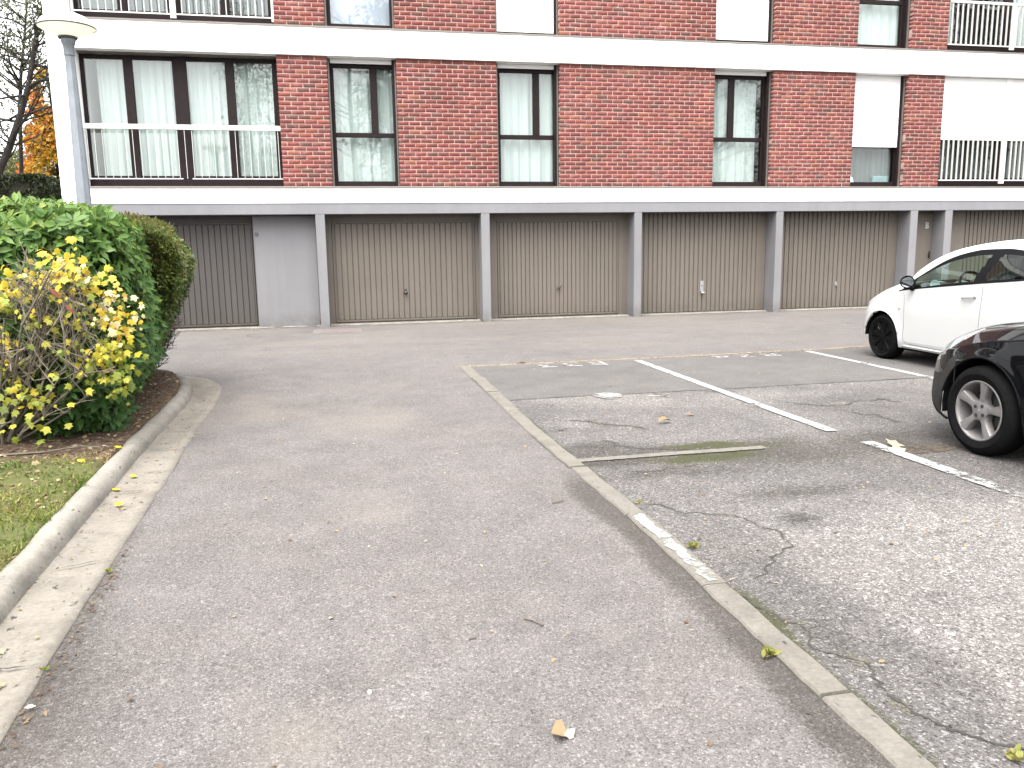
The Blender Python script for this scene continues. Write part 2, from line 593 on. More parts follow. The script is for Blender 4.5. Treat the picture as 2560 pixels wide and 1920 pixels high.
M['white'] = simple('white_render', (0.80, 0.80, 0.79), 0.8, 0.025, 1.2, 0.12, 90, k=1.0)
M['beam'] = weathered('grey_paint_beam', (0.27, 0.268, 0.282), 0.7, 0.045)
M['pillar'] = weathered('grey_paint_pillar', (0.26, 0.255, 0.264), 0.75, 0.06)
M['sidewall'] = weathered('grey_paint_wall', (0.25, 0.245, 0.253), 0.8, 0.045)
M['taupe'] = simple('taupe_metal', (0.20, 0.175, 0.155), 0.5, 0.05, 2)
M['door'] = weathered('garage_taupe_paint', (0.180, 0.153, 0.127), 0.5, 0.05)
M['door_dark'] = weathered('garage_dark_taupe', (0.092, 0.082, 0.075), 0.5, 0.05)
M['brown'] = simple('brown_window_wood', (0.020, 0.0115, 0.012), 0.55, 0.22, 9, Specular_IOR_Level=0.12)
M['brownsill'] = simple('brown_sill_wood', (0.045, 0.028, 0.03), 0.4, 0.2, 9)
M['shutter'] = simple('white_shutter_pvc', (0.78, 0.78, 0.79), 0.45, 0.015, 2, k=0.9)
M['rail'] = simple('white_rail_metal', (0.66, 0.65, 0.62), 0.4, 0.03, 4, k=0.6)
M['railbar'] = simple('aged_white_bar', (0.52, 0.51, 0.48), 0.4, 0.05, 6)
M['mortar'] = simple('mortar_pink', (0.58, 0.39, 0.335), 0.95, 0.2, 5, 0.5, 120)
M['brick'] = brick_mat()
M['glass'] = glass_mat('window_glass', (0.965, 0.99, 0.98), 1.2)
M['room'] = simple('room_wall', (0.16, 0.15, 0.14), 0.9, 0.05)
M['roof'] = simple('roof_gravel', (0.22, 0.21, 0.2), 0.9, 0.2, 8)
M['dark'] = simple('dark_gap', (0.012, 0.012, 0.012), 0.9, 0.1)
M['blackmetal'] = simple('black_metal', (0.018, 0.018, 0.018), 0.4, 0.1)
M['steel'] = simple('steel', (0.55, 0.55, 0.56), 0.35, 0.05, Metallic=0.6)
M['letter'] = simple('white_letter', (0.78, 0.76, 0.74), 0.7, 0.05)
M['drain'] = simple('rusty_cover', (0.165, 0.125, 0.115), 0.8, 0.15, 9, 0.4, 60)
M['galv'] = simple('galvanised_steel', (0.30, 0.325, 0.36), 0.5, 0.12, 9, Metallic=0.25)
M['collar'] = simple('lamp_collar', (0.085, 0.07, 0.065), 0.6, 0.1)


def curtain_mat(name, col, alpha=0.12, through=0.3):
    t = NT(name)
    p = t.bsdf(col, 0.9, Specular_IOR_Level=0.1)
    tl = t.node('BsdfTranslucent'); tl.inputs[0].default_value = (*col, 1)
    m = t.node('MixShader'); m.inputs[0].default_value = through
    t.l.new(p, m.inputs[1]); t.l.new(tl.outputs[0], m.inputs[2])
    tr = t.node('BsdfTransparent')
    m2 = t.node('MixShader'); m2.inputs[0].default_value = alpha
    t.l.new(m.outputs[0], m2.inputs[1]); t.l.new(tr.outputs[0], m2.inputs[2])
    return t.done(m2.outputs[0])


M['lampwhite'] = curtain_mat('lamp_white_plastic', (0.85, 0.85, 0.82), 0.0, 0.6)
M['lampunder'] = curtain_mat('lamp_underside', (0.62, 0.61, 0.50), 0.0, 0.45)
M['curtain'] = curtain_mat('net_curtain', (0.44, 0.485, 0.475), 0.05)
M['curtain_grey'] = curtain_mat('grey_sheer_curtain', (0.20, 0.225, 0.225), 0.3)
M['lilac_reflection'] = curtain_mat('lilac_sky_reflection', (0.42, 0.44, 0.52), 0.03)  # pale lilac sky reflection painted into a curtain sheet
M['laurel'] = leaf_mat('laurel_leaf', [(0.0, (0.028, 0.075, 0.02)), (0.35, (0.055, 0.135, 0.03)), (0.7, (0.11, 0.205, 0.04)), (0.92, (0.185, 0.27, 0.05)), (1.0, (0.27, 0.29, 0.05))], 0.5, 0.33, 0.22, k=0.66)
M['yellowleaf'] = leaf_mat('yellow_leaf', [(0.0, (0.16, 0.22, 0.03)), (0.2, (0.34, 0.36, 0.04)), (0.45, (0.58, 0.46, 0.035)), (0.72, (0.66, 0.44, 0.03)), (0.86, (0.62, 0.53, 0.22)), (0.96, (0.66, 0.6, 0.36)), (1.0, (0.22, 0.045, 0.035))], 0.55, 0.4, 0.3, k=0.72)
M['privet'] = leaf_mat('privet_leaf', [(0.0, (0.035, 0.07, 0.018)), (0.45, (0.09, 0.15, 0.03)), (0.75, (0.17, 0.21, 0.05)), (0.9, (0.26, 0.17, 0.05)), (1.0, (0.22, 0.09, 0.04))], 0.5, 0.3, 0.3)
M['yew'] = leaf_mat('yew_leaf', [(0.0, (0.014, 0.02, 0.01)), (0.6, (0.035, 0.05, 0.02)), (1.0, (0.07, 0.08, 0.03))], 0.6, 0.15, 0.2)
M['birchleaf'] = leaf_mat('birch_leaf', [(0.0, (0.06, 0.07, 0.035)), (0.6, (0.13, 0.145, 0.07)), (1.0, (0.24, 0.23, 0.10))], 0.6, 0.35, 0.2)
M['orangeleaf'] = leaf_mat('orange_leaf', [(0.0, (0.12, 0.12, 0.03)), (0.25, (0.30, 0.21, 0.03)), (0.6, (0.50, 0.26, 0.03)), (0.85, (0.52, 0.17, 0.03)), (1.0, (0.52, 0.09, 0.05))], 0.6, 0.4, 0.2, k=0.85)
M['paleleaf'] = leaf_mat('pale_leaf', [(0.0, (0.15, 0.16, 0.06)), (1.0, (0.32, 0.31, 0.12))], 0.6, 0.4, 0.2)
M['grass'] = leaf_mat('grass_blade', [(0.0, (0.07, 0.13, 0.018)), (0.45, (0.17, 0.22, 0.035)), (0.8, (0.33, 0.33, 0.08)), (1.0, (0.36, 0.27, 0.13))], 0.6, 0.3, 0.2)
M['litter'] = leaf_mat('leaf_litter', [(0.0, (0.06, 0.036, 0.025)), (0.35, (0.16, 0.105, 0.06)), (0.6, (0.30, 0.22, 0.12)), (0.8, (0.40, 0.31, 0.15)), (1.0, (0.5, 0.45, 0.36))], 0.7, 0.15, 0.2)
M['bark'] = simple('dark_bark', (0.042, 0.037, 0.036), 0.95, 0.3, 9, 0.7, 40, Specular_IOR_Level=0.1)
M['twig'] = simple('grey_brown_twig', (0.27, 0.225, 0.165), 0.85, 0.2, 20)
M['stem'] = simple('shrub_stem', (0.155, 0.13, 0.098), 0.9, 0.25, 20, 0.5, 60)
M['darktwig'] = simple('purple_brown_twig', (0.085, 0.055, 0.05), 0.85, 0.2, 20)
M['blockcore'] = simple('light_block_brown', (0.06, 0.055, 0.04), 1.0, 0.4, 9)  # brown for the solid boxes added inside shrubs and hedge to block light

# ------------------------------------------------------------------ setting: ground
def struct(o):
    o['kind'] = 'structure'
    return o


mb = MB(); mb.add([(-400, -400, -.06), (400, -400, -.06), (400, 400, -.06), (-400, 400, -.06)], [(0, 1, 2, 3)])
struct(mb.build('ground', M['lawn']))


def xy_grid(xs, ys):
    X, Y = np.meshgrid(xs, ys, indexing='ij')
    return X, Y


def bump_at(X, Y, cx, cy, rx, ry, rot=0.0):
    c, s = math.cos(rot), math.sin(rot)
    u = ((X - cx) * c + (Y - cy) * s) / rx
    v = (-(X - cx) * s + (Y - cy) * c) / ry
    return np.exp(-(u * u + v * v))


KERB = smooth_path([(-1.28, -4), (-1.33, 0.5), (-1.36, 2.4), (-1.387, 3.33), (-1.417, 4.06), (-1.449, 4.96), (-1.476, 5.7), (-1.497, 6.4), (-1.507, 6.9), (-1.522, 8.03),
                    (-1.56, 8.6), (-1.65, 9.2), (-1.80, 9.70), (-2.02, 10.03), (-2.4, 10.22), (-3.2, 10.32), (-5, 10.38), (-9.5, 10.42)])


def kerb_x(Y):
    k = KERB[:, 1].argmax()
    sel = KERB[:, 0] > -2.6
    return np.interp(Y, KERB[sel, 1], KERB[sel, 0])


EDGE_Y = [-2, 0.2, 1.2, 2.17, 3.06, 4.04, 5.05, 6.05, 7.05, 8.05, 9.02, 9.955]


def edge_l(y): return float(np.interp(y, [-2, 2, 4.0, 5.9, 7.5, 10], [1.455, 1.455, 1.455, 1.40, 1.385, 1.385]))
def edge_r(y): return float(np.interp(y, [-2, 2, 4.0, 5.9, 7.5, 10], [1.568, 1.568, 1.572, 1.515, 1.515, 1.53]))


xs = np.r_[np.arange(-14, -2.4, .4), np.arange(-2.4, 1.75, .05), np.arange(1.75, 32, .4)]
ys = np.r_[np.arange(-14, .8, .5), np.arange(.8, 10.4, .06), np.arange(10.4, 16.85, .12)]
X, Y = xy_grid(xs, ys)
mask = np.zeros(X.shape + (3,))
el = np.interp(Y, [2, 4, 5.9, 10], [1.455, 1.455, 1.40, 1.385])
dl_ = np.clip(el - X, 0, 9)
n1 = vnoise(X, Y, 1.6, 1); n2 = vnoise(X, Y, 5, 2); n3 = vnoise(X, Y, .5, 3)
near = np.clip((4.6 - Y) / 1.5, 0, 1)
mask[..., 0] = np.clip(1.25 - dl_ / (.05 + .05 * n1 * near), 0, 1) * np.clip((6.6 - Y) / 2, 0.1, 1) * (.4 + .8 * n2) * .3
mask[..., 0] += .45 * bump_at(X, Y, 1.38, 3.75, .05, .3) + .5 * bump_at(X, Y, 1.36, 4.9, .05, .3)
mask[..., 1] = np.clip(1.5 - dl_ / (.10 + .06 * n1), 0, 1) * np.clip((5.2 - Y) / .6, 0, 1) * (.7 + .6 * n2)
gl = kerb_x(np.clip(Y, -3, 10)) + .27
dg = np.clip(X - gl, 0, 9)
mask[..., 1] += np.exp(-dg / .10) * np.clip((7 - Y) / 3, 0, 1) * (.5 + .5 * n2) * .8
mask[..., 1] += .42 * np.exp(-(dg / .55) ** 2) * np.clip((3.9 - Y) / 1.0, 0, 1) * (.3 + n1)
mask[..., 2] = np.clip((Y - 9.4) / 3.0, 0, 1) * (.05 + .45 * n3 + .55 * np.clip(vnoise(X * .45, Y * 2.2, 1.0, 8) - .35, 0, 1)) + .8 * np.exp(-((Y - 10.03) / .09) ** 2) * (X > 1.3) * (.5 + .6 * n2)
mask[..., 2] += np.exp(-dg / .25) * .5 * (Y < 9.5) * n1 + .9 * bump_at(X, Y, -.95, 8.2, .3, .55) * n2 + .5 * bump_at(X, Y, -.8, 7.4, .5, .3)
mask[..., 2] += .35 * np.exp(-((Y - 15.7) / .4) ** 2) * (.4 + .8 * n2)
for px_, py_, r_ in ((-.38, 2.6, .07), (-.2, 2.35, .13), (.95, 2.75, .06), (.7, 3.1, .12), (.1, 4.6, .3), (-.5, 5.6, .25), (.35, 7.0, .4)):
    mask[..., 2] += .5 * bump_at(X, Y, px_, py_, r_, r_ * 1.4) * (.6 + .5 * n2)
mask[..., 2] += .45 * np.clip(vnoise(X, Y, .9, 9) - .5, 0, 1) * 2 * (Y < 9.4)
Z = np.zeros_like(X)
struct(grid_mesh('driveway', M['lane'], np.stack([X, Y, Z], -1), mask=np.clip(mask, 0, 1)))

# parking bays (old coarse asphalt), and the strip of newer asphalt across their far end
xs = np.r_[np.arange(1.5, 5.3, .05), np.arange(5.3, 32, .4)]
ys = np.r_[np.arange(-10, .6, .5), np.arange(.6, 7.56, .05), [7.58]]
X, Y = xy_grid(xs, ys)
n1 = vnoise(X, Y, 1.7, 11); n2 = vnoise(X, Y, 6, 12); n3 = vnoise(X, Y, .8, 13)
mask = np.zeros(X.shape + (3,))
er = np.interp(Y, [2, 4, 5.9, 10], [1.568, 1.572, 1.515, 1.53])
de = np.clip(X - er, 0, 9)
mask[..., 0] = 1.25 * bump_at(X, Y, 2.40, 5.09, .48, .15, .06) * (.5 + .7 * n2) + 1.1 * bump_at(X, Y, 2.5, 5.42, .42, .10) * (.45 + .8 * n2)
mask[..., 0] += .5 * bump_at(X, Y, 2.9, 5.3, .4, .12) + .75 * bump_at(X, Y, 1.66, 5.62, .12, .16) * n2
mask[..., 0] += np.exp(-de / .035) * np.clip(.35 + vnoise(X, Y, 1.1, 15) - .25, 0, 1) * (Y < 6.8) * .9
mask[..., 0] += .85 * bump_at(X, Y, 1.61, 2.8, .03, .2) + .55 * bump_at(X, Y, 3.5, 5.3, .35, .1) * n2 + .3 * bump_at(X, Y, 3.9, 4.4, .5, .5) * n2
mask[..., 1] = .75 * bump_at(X, Y, 1.75, 5.62, .22, .14) * (.4 + .7 * n2) + .8 * bump_at(X, Y, 1.72, 5.13, .22, .06) + .45 * bump_at(X, Y, 2.0, 4.75, .5, .1) * n2
mask[..., 1] += .6 * bump_at(X, Y, 2.35, 3.78, .12, .10) + .55 * bump_at(X, Y, 2.9, 3.4, .10, .06) + .42 * bump_at(X, Y, 2.6, 4.2, .5, .14)
mask[..., 1] += .55 * bump_at(X, Y, 4.1, 5.15, .5, .22) * (.4 + n2) + .35 * bump_at(X, Y, 3.6, 5.0, .9, .25) * (.4 + n1) + .5 * bump_at(X, Y, 5.2, 4.5, .9, 1.2)
mask[..., 1] += .35 * np.exp(-((Y - 5.3) / .35) ** 2) * (X < 4) * n1
mask[..., 1] += .4 * bump_at(X, Y, 1.72, 2.55, .09, .28)
mask[..., 1] *= 1.35
mask[..., 1] += .34 * np.exp(-((Y - 5.0) / .75) ** 2) * (.35 + vnoise(X, Y, 1.4, 16)) * (X < 5)
low = np.clip((4.5 - Y) / 1.2, 0, 1) * np.clip((X - 1.75 - .12 * n1) / .35, 0, 1)
mask[..., 2] = low * (.45 + .65 * vnoise(X, Y, .9, 17)) * (1 - .8 * bump_at(X, Y, 2.35, 3.78, .16, .12))
mask[..., 2] += .6 * np.clip(n3 - .45, 0, 1) * 2 * (Y > 5.6) + .5 * bump_at(X, Y, 2.9, 6.9, .8, .35) * n1 + .6 * bump_at(X, Y, 1.85, 6.45, .25, .3) + .75 * bump_at(X, Y, 4.0, 7.2, .6, .35) + .6 * bump_at(X, Y, 4.6, 6.55, .25, .08)
Zb = np.full_like(X, .004)
bay = struct(grid_mesh('parking_bay', M['bay'], np.stack([X, Y, Zb], -1), mask=np.clip(mask, 0, 1)))
xs = np.r_[np.arange(1.5, 6, .1), np.arange(6, 33, .5)]
ys_n = np.linspace(0, 1, 26)
X, T_ = xy_grid(xs, ys_n)
near_edge = 7.53 + .05 * vnoise(X, X * 0, 1.5, 21) + .02 * vnoise(X, X * 0, 9, 22)
far_edge = 9.945 + .05 * np.clip(X - 3, 0, 3) + .012 * vnoise(X, X * 0, 7, 23)
Y = near_edge + (far_edge - near_edge) * T_
mask = np.zeros(X.shape + (3,))
mask[..., 2] = .25 * vnoise(X, Y, 1.1, 24) + .8 * np.exp(-((far_edge - Y) / .07) ** 2)
mask[..., 1] = .2 * vnoise(X, Y, .6, 25)
patch = struct(grid_mesh('asphalt_strip', M['newpatch'], np.stack([X, Y, np.full_like(X, .008)], -1), mask=np.clip(mask, 0, 1)))


def ribbon(pts, w, z, jit=.3, step=.03, seed=0, wander=0.0):
    r = np.random.default_rng(seed)
    p = smooth_path([(a, b) for a, b in pts], step)
    if wander:
        p = p + np.stack([np.interp(np.arange(len(p)), np.arange(0, len(p) + 3, 3), r.normal(0, wander, len(np.arange(0, len(p) + 3, 3)))) for _ in (0, 1)], 1)
    t = np.gradient(p, axis=0)
    t /= np.linalg.norm(t, axis=1, keepdims=True) + 1e-9
    nrm = np.stack([-t[:, 1], t[:, 0]], 1)
    ww = w * (1 + jit * r.normal(0, 1, (len(p), 2)))
    ww = np.clip(ww, w * .15, w * 2.2)
    taper = np.clip(np.minimum(np.arange(len(p)), np.arange(len(p))[::-1]) / 5.0, .15, 1)[:, None] if jit > .25 else 1
    ww = ww * taper
    a, b = p + nrm * ww[:, :1] / 2, p - nrm * ww[:, 1:] / 2
    v = [(x, y, z) for x, y in a] + [(x, y, z) for x, y in b]
    n = len(p)
    return v, [(i, i + 1, n + i + 1, n + i) for i in range(n - 1)]


CR = [([(1.569, 3.056), (1.585, 2.899), (1.609, 2.773), (1.667, 2.61), (1.64, 2.53), (1.609, 2.488), (1.645, 2.424), (1.704, 2.363), (1.73, 2.305), (1.702, 2.199), (1.676, 2.101), (1.684, 2.014), (1.723, 1.925), (1.778, 1.863), (1.863, 1.792), (1.95, 1.72)], .017),
      ([(1.604, 4.219), (1.712, 4.172), (1.782, 3.983), (2.024, 3.896), (2.068, 3.768), (2.117, 3.639), (2.097, 3.503), (2.084, 3.402), (1.992, 3.34), (1.862, 3.225), (1.803, 3.139), (1.695, 3.071)], .011),
      ([(1.793, 6.526), (1.975, 6.442), (2.152, 6.234), (2.317, 6.096), (2.325, 5.976)], .024),
      ([(1.521, 6.2), (1.635, 6.139), (1.75, 6.225)], .018),
      ([(1.865, 5.761), (1.94, 5.547), (2.064, 5.426), (2.257, 5.34), (2.434, 5.278), (2.674, 5.274), (2.9, 5.25)], .022),
      ([(2.984, 7.556), (3.046, 7.384), (3.041, 7.254)], .03),
      ([(4.004, 6.796), (4.047, 6.636), (4.186, 6.528), (4.482, 6.484), (4.638, 6.61), (4.881, 6.628), (4.952, 6.652), (4.945, 6.52), (5.005, 6.459)], .022),
      ([(4.313, 6.21), (4.322, 6.056), (4.444, 6.021), (4.415, 5.849), (4.464, 5.664)], .02),
      ([(1.75, 4.86), (1.95, 4.83), (2.15, 4.88), (2.3, 4.92)], .016), ([(3.55, 7.5), (3.62, 7.42), (3.8, 7.46)], .022), ([(3.0, 5.5), (3.2, 5.45), (3.4, 5.5)], .014),
      ([(1.8, 7.3), (1.86, 7.2), (1.83, 7.1)], .02)]
def jagged(pts, seed, it=4, amp=.13):
    """midpoint displacement: a broken, wandering line instead of a smooth curve"""
    r = np.random.default_rng(seed)
    p = [np.array(q, float) for q in pts]
    for k in range(it):
        q = [p[0]]
        for a, b in zip(p[:-1], p[1:]):
            d = b - a
            if np.linalg.norm(d) > .018:
                q.append(.5 * (a + b) + np.array([-d[1], d[0]]) * r.normal(0, amp))
            q.append(b)
        p = q
    return np.array(p)


def strip_along(p, w0, z, seed, jit=.6):
    r = np.random.default_rng(seed)
    t = np.gradient(p, axis=0); t /= np.linalg.norm(t, axis=1, keepdims=True) + 1e-9
    nrm = np.stack([-t[:, 1], t[:, 0]], 1)
    n = len(p)
    env = .45 + .9 * vnoise(np.arange(n) * .11, np.zeros(n) + seed, 1.0, seed)
    end = np.clip(np.minimum(np.arange(n), np.arange(n)[::-1]) / 6.0, .1, 1)
    ww = np.clip(w0 * (env * end)[:, None] * (1 + jit * r.normal(0, 1, (n, 2))), w0 * .08, w0 * 2)
    a, b = p + nrm * ww[:, :1] / 2, p - nrm * ww[:, 1:] / 2
    return [(x, y, z) for x, y in a] + [(x, y, z) for x, y in b], [(i, i + 1, n + i + 1, n + i) for i in range(n - 1)]


for k, (pts, w) in enumerate(CR):
    jp = jagged(pts, 40 + k)
    mb = MB(); mb.add(*strip_along(jp, w * 3.4, .0058, 140 + k, .4)); mb.build('crack_moss', M['halo'], bay)
    mb = MB(); mb.add(*strip_along(jp, w * .66, .0068, 240 + k)); mb.build('crack', M['crack'], bay)
mb = MB()
mb.add(*ribbon([(-1.30, 15.21), (-1.45, 15.24), (-1.615, 15.224), (-1.72, 15.08), (-1.707, 14.96), (-1.62, 14.8), (-1.50, 14.72), (-1.344, 14.70)], .022, .003, .4, .03, 60, .004))
mb.add(*ribbon([(-.95, 15.2), (-.8, 15.24), (-.6, 15.22), (-.45, 15.15)], .02, .003, .4, .03, 61, .004))
drive = bpy.data.objects['driveway']
mb.build('crack', M['crack'], drive)
# dirt line where driveway and newer strip meet
mb = MB(); mb.add(*ribbon([(1.35, 9.965), (3.0, 9.97), (4.4, 10.01), (5.9, 10.10), (8, 10.2)], .075, .0105, .5, .03, 62, .012)); mb.build('joint_dirt', M['ochre_dirt'], patch)

# painted markings
def line(name, pts, w, m, seed, z=.0125):
    mb = MB(); mb.add(*ribbon(pts, w, z, .05, .05, seed, .002))
    return mb.build(name, m)


def mark(o, label):
    return tag(o, label, 'road marking', kind='structure') if False else tag(o, label, 'painted line', 'painted parking lines')


mark(line('parking_line', [(3.675, 9.80), (3.684, 6.31), (3.699, 5.53)], .10, M['paint_line'], 70), 'long white line between the two empty bays, starting at the newer asphalt')
mark(line('parking_line', [(3.729, 5.17), (3.765, 3.75), (3.80, 2.2)], .11, M['paint_worn'], 71), 'worn white line beside the black car with dead leaves on its end')
mark(line('parking_line', [(6.19, 9.97), (6.19, 8.6), (6.20, 5.6)], .095, M['paint_line'], 72), 'white line running beside the front wheel of the white car')
mark(line('parking_line', [(8.72, 9.97), (8.72, 5.6)], .10, M['paint'], 73), 'white line on the far side of the white car')
# concrete strip set across the bay
mb = MB()
pts, wd = [(1.53, 5.207), (2.36, 5.219), (2.96, 5.22)], .085
v, f = ribbon(pts, .085, .0115, .08, .03, 75, .003)
mb.add(v, f)
tag(mb.build('concrete_strip', M['edging']), 'thin pale concrete strip crossing the bay beside the moss', 'strip', kind='structure')


def glyph(ch):
    """stencil strokes in a unit box (u right, v up)"""
    if ch == 'R': return [[(0, 0), (.22, 0), (.22, 1), (0, 1)], [(.27, .52), (.62, .52), (.78, .62), (.78, .88), (.62, 1), (.27, 1), (.27, .84), (.5, .84), (.56, .8), (.56, .72), (.5, .67), (.27, .67)], [(.34, .46), (.56, .46), (.86, 0), (.62, 0)]]
    if ch == '3': return [[(.05, .82), (.8, .82), (.8, 1), (.05, 1)], [(.56, .8), (.8, .8), (.5, .55), (.34, .58)], [(.48, .54), (.8, .44), (.86, .2), (.7, 0), (.48, 0), (.6, .2), (.55, .36), (.42, .4)], [(.42, 0), (.12, .04), (0, .24), (.2, .28), (.42, .16)]]
    if ch == '2': return [[(.02, 0), (.84, 0), (.84, .18), (.02, .18)], [(.04, .22), (.3, .22), (.74, .56), (.52, .62)], [(.48, .66), (.78, .6), (.84, .8), (.66, 1), (.46, 1), (.58, .8)], [(.4, 1), (.12, .95), (.02, .72), (.24, .7), (.4, .84)]]
    if ch == '4': return [[(.5, 0), (.74, 0), (.74, 1), (.56, 1), (.5, .9)], [(.0, .22), (.46, .22), (.46, .38), (.24, .38), (.46, .78), (.46, .92), (0, .36)], [(.78, .22), (.92, .22), (.92, .38), (.78, .38)]]
    if ch == 'B': return [[(0, 0), (.34, 0), (.34, 1), (0, 1), (0, .93), (.1, .9), (.1, .1), (0, .07)], [(.39, .53), (.62, .53), (.8, .64), (.8, .88), (.64, 1), (.39, 1), (.39, .9), (.52, .88), (.57, .8), (.57, .7), (.52, .62), (.39, .6)], [(.39, .5), (.68, .5), (.88, .38), (.88, .14), (.7, 0), (.39, 0), (.39, .1), (.55, .12), (.62, .2), (.62, .32), (.55, .4), (.39, .42)]]


def number(text, x_right, y_top_far, w, hgt, adv, label):
    """upside down as seen from the camera: read from the garages"""
    mb = MB()
    for k, ch in enumerate(text):
        for poly in glyph(ch):
            vv = [(x_right - k * adv - u * w, y_top_far + (v_ - 1) * -hgt - hgt + 0, .0128) for u, v_ in poly]
            vv = [(x, y_top_far - hgt * v_, .0128) for (x, _, _), (_, v_) in zip(vv, poly)]
            mb.add(vv, [tuple(range(len(vv)))])
    tag(mb.build('bay_number', M['paint_num']), label, 'painted number', 'stencilled bay numbers')


number('R33', 3.20, 9.86, .26, .31, .32, 'white stencilled R33 on the empty bay next to the edging stones')
number('R24', 5.63, 9.90, .27, .26, .34, 'white stencilled R24 in the middle bay before the dark car')
mb = MB(); th = np.linspace(0, 2 * math.pi, 20)[:-1]
mb.add([(2.512 + .14 * math.cos(a) * (1 + .12 * math.sin(3 * a)), 7.505 + .17 * math.sin(a), .0125) for a in th], [tuple(range(19))])
mb.build('pale_spot', M['stain'], bay)
mb = MB()
mb.add([(2.95 + .10 * math.cos(a) * (1 + .15 * math.sin(3 * a + 1)), 7.40 + .04 * math.sin(a), .0075) for a in th], [tuple(range(19))])
mb.build('pale_spot', M['stain'], bay)
mb = MB()
mb.add([(3.95 + .3 * math.cos(a) * (1 + .2 * math.sin(3 * a + 1)), 4.88 + .10 * math.sin(a), .0075) for a in th], [tuple(range(19))])
mb.build('leaf_rot', M['rust_stain'], bay)

# edging stones, one object each
edging = thing('edging_kerb', 'long row of flush concrete edging stones between driveway and bays', 'edging', (1.47, 4, 0))
for i, (a, b) in enumerate(zip(EDGE_Y[:-1], EDGE_Y[1:])):
    mb = MB(); g = .005; t_ = .014 + .004 * math.sin(i * 2.3)
    dx = .006 * math.sin(i * 1.7)
    c_ = .008
    y0, y1 = a + g, b - g
    base = []
    n_ = 8
    for q in range(n_ + 1):
        yy = y0 + (y1 - y0) * q / n_
        l, r = edge_l(yy) + dx + .004 * math.sin(q * 2.1 + i), edge_r(yy) + dx + .004 * math.sin(q * 1.3 + i * 2)
        base += [(l, yy, -.1), (l, yy, t_ - c_), (l + c_, yy, t_), (r - c_, yy, t_), (r, yy, t_ - c_), (r, yy, -.1)]
    fs = [tuple(range(6)), tuple(range(n_ * 6 + 5, n_ * 6 - 1, -1))]
    for q in range(n_):
        for k in range(5):
            fs.append((q * 6 + k, q * 6 + k + 1, q * 6 + 7 + k, q * 6 + 6 + k))
    mb.add(base, fs)
    st = mb.build('kerb_stone', M['edging'], edging)
    if abs(a - 3.06) < .01:
        st['label'] = 'edging stone with flaking white paint'
        mp = MB(); mp.add(*ribbon([(1.519, 3.09), (1.515, 3.5), (1.512, 4.02)], .058, t_ + .0035, .22, .03, 77, .004)); mp.build('white_paint', M['paint_worn'], st)

# kerb and gutter, bed
def sweep(path, prof, name, mat, jit=0.0, seed=0):
    p = path
    t = np.gradient(p, axis=0); t /= np.linalg.norm(t, axis=1, keepdims=True)
    nl = np.stack([-t[:, 1], t[:, 0]], 1)
    r = np.random.default_rng(seed)
    P = np.zeros((len(p), len(prof), 3))
    nz = vnoise(p[:, 0] * 0, np.arange(len(p)) * .06, 4, seed)
    for k, (d, z) in enumerate(prof):
        jj = jit * (vnoise(np.arange(len(p)) * .06, np.full(len(p), k * 3.1), 3, seed + 5) - .5) if 0 < k < len(prof) - 1 else 0
        P[:, k, :2] = p + nl * (d + (jj if np.ndim(jj) else 0))[..., None] if np.ndim(jj) else p + nl * d
        P[:, k, 2] = z + (jj * .4 if np.ndim(jj) else 0)
    return struct(grid_mesh(name, mat, P))


sweep(KERB, [(-.002, -.06), (.002, .012), (.012, .055), (.026, .085), (.05, .10), (.085, .106), (.115, .10), (.13, .085), (.135, -.06)], 'kerb', M['kerb'], .016, 31)
GUT = KERB[KERB[:, 0] > -2.5]
pp = KERB[: len(GUT)]
yy = pp[:, 1]
gw = np.interp(yy, [-4, 2.4, 3.3, 4.3, 5.7, 7, 8.5, 9.2, 9.8, 10.2], [.28, .28, .26, .27, .28, .25, .25, .29, .26, .16])
t = np.gradient(pp, axis=0); t /= np.linalg.norm(t, axis=1, keepdims=True)
nr = -np.stack([-t[:, 1], t[:, 0]], 1)
P = np.zeros((len(pp), 6, 3))
for k, (fr, z) in enumerate([(-.02, .020), (.15, .013), (.45, .008), (.8, .010), (1.0, .008), (1.02, -.03)]):
    e = .012 * (vnoise(yy, yy * 0 + k, 6, 33) - .5) if k >= 4 else 0
    P[:, k, :2] = pp + nr * (gw * fr + e)[:, None]
    P[:, k, 2] = z
gut = struct(grid_mesh('gutter', M['gutter'], P))
mb = MB()
for yj, sk in ((2.95, .02), (3.9, .10), (5.15, .05), (6.25, .08), (7.4, .04), (8.4, .06)):
    x0 = float(kerb_x(yj)) + .015
    mb.add(*ribbon([(x0, yj), (x0 + .12, yj + sk * .6), (x0 + .24, yj + sk)], .008, .0225, .5, .02, int(yj * 10), .004))
mb.build('gutter_joint', M['crack'], gut)

xs = np.r_[np.arange(-13, -3, .3), np.arange(-3, -1.2, .03)]
ys = np.r_[np.arange(-4, 1.5, .4), np.arange(1.5, 10.6, .05)]
X, Y = xy_grid(xs, ys)
kx = np.where(Y < 10.0, kerb_x(np.clip(Y, -4, 10.0)), -2.02)
yk = np.interp(X, KERB[::-1][KERB[::-1][:, 0] < -1.99][:, 0], KERB[::-1][KERB[::-1][:, 0] < -1.99][:, 1])
ins = (X < kx - .12) & ((X > -1.99) | (Y < yk - .12))
hh = .085 + .03 * vnoise(X, Y, 3, 35) + .012 * vnoise(X, Y, 12, 36) + .08 * np.clip((-1.7 - X) / 1.2, 0, 1)
Zb = np.where(ins, hh, -.04)
gr = np.clip((5.75 + .5 * vnoise(X, Y, 1.5, 37) - Y) / .6, 0, 1)
mask = np.zeros(X.shape + (3,)); mask[..., 0] = gr
bed = struct(grid_mesh('flower_bed', M['soil'], np.stack([X, Y, Zb], -1), mask=mask))


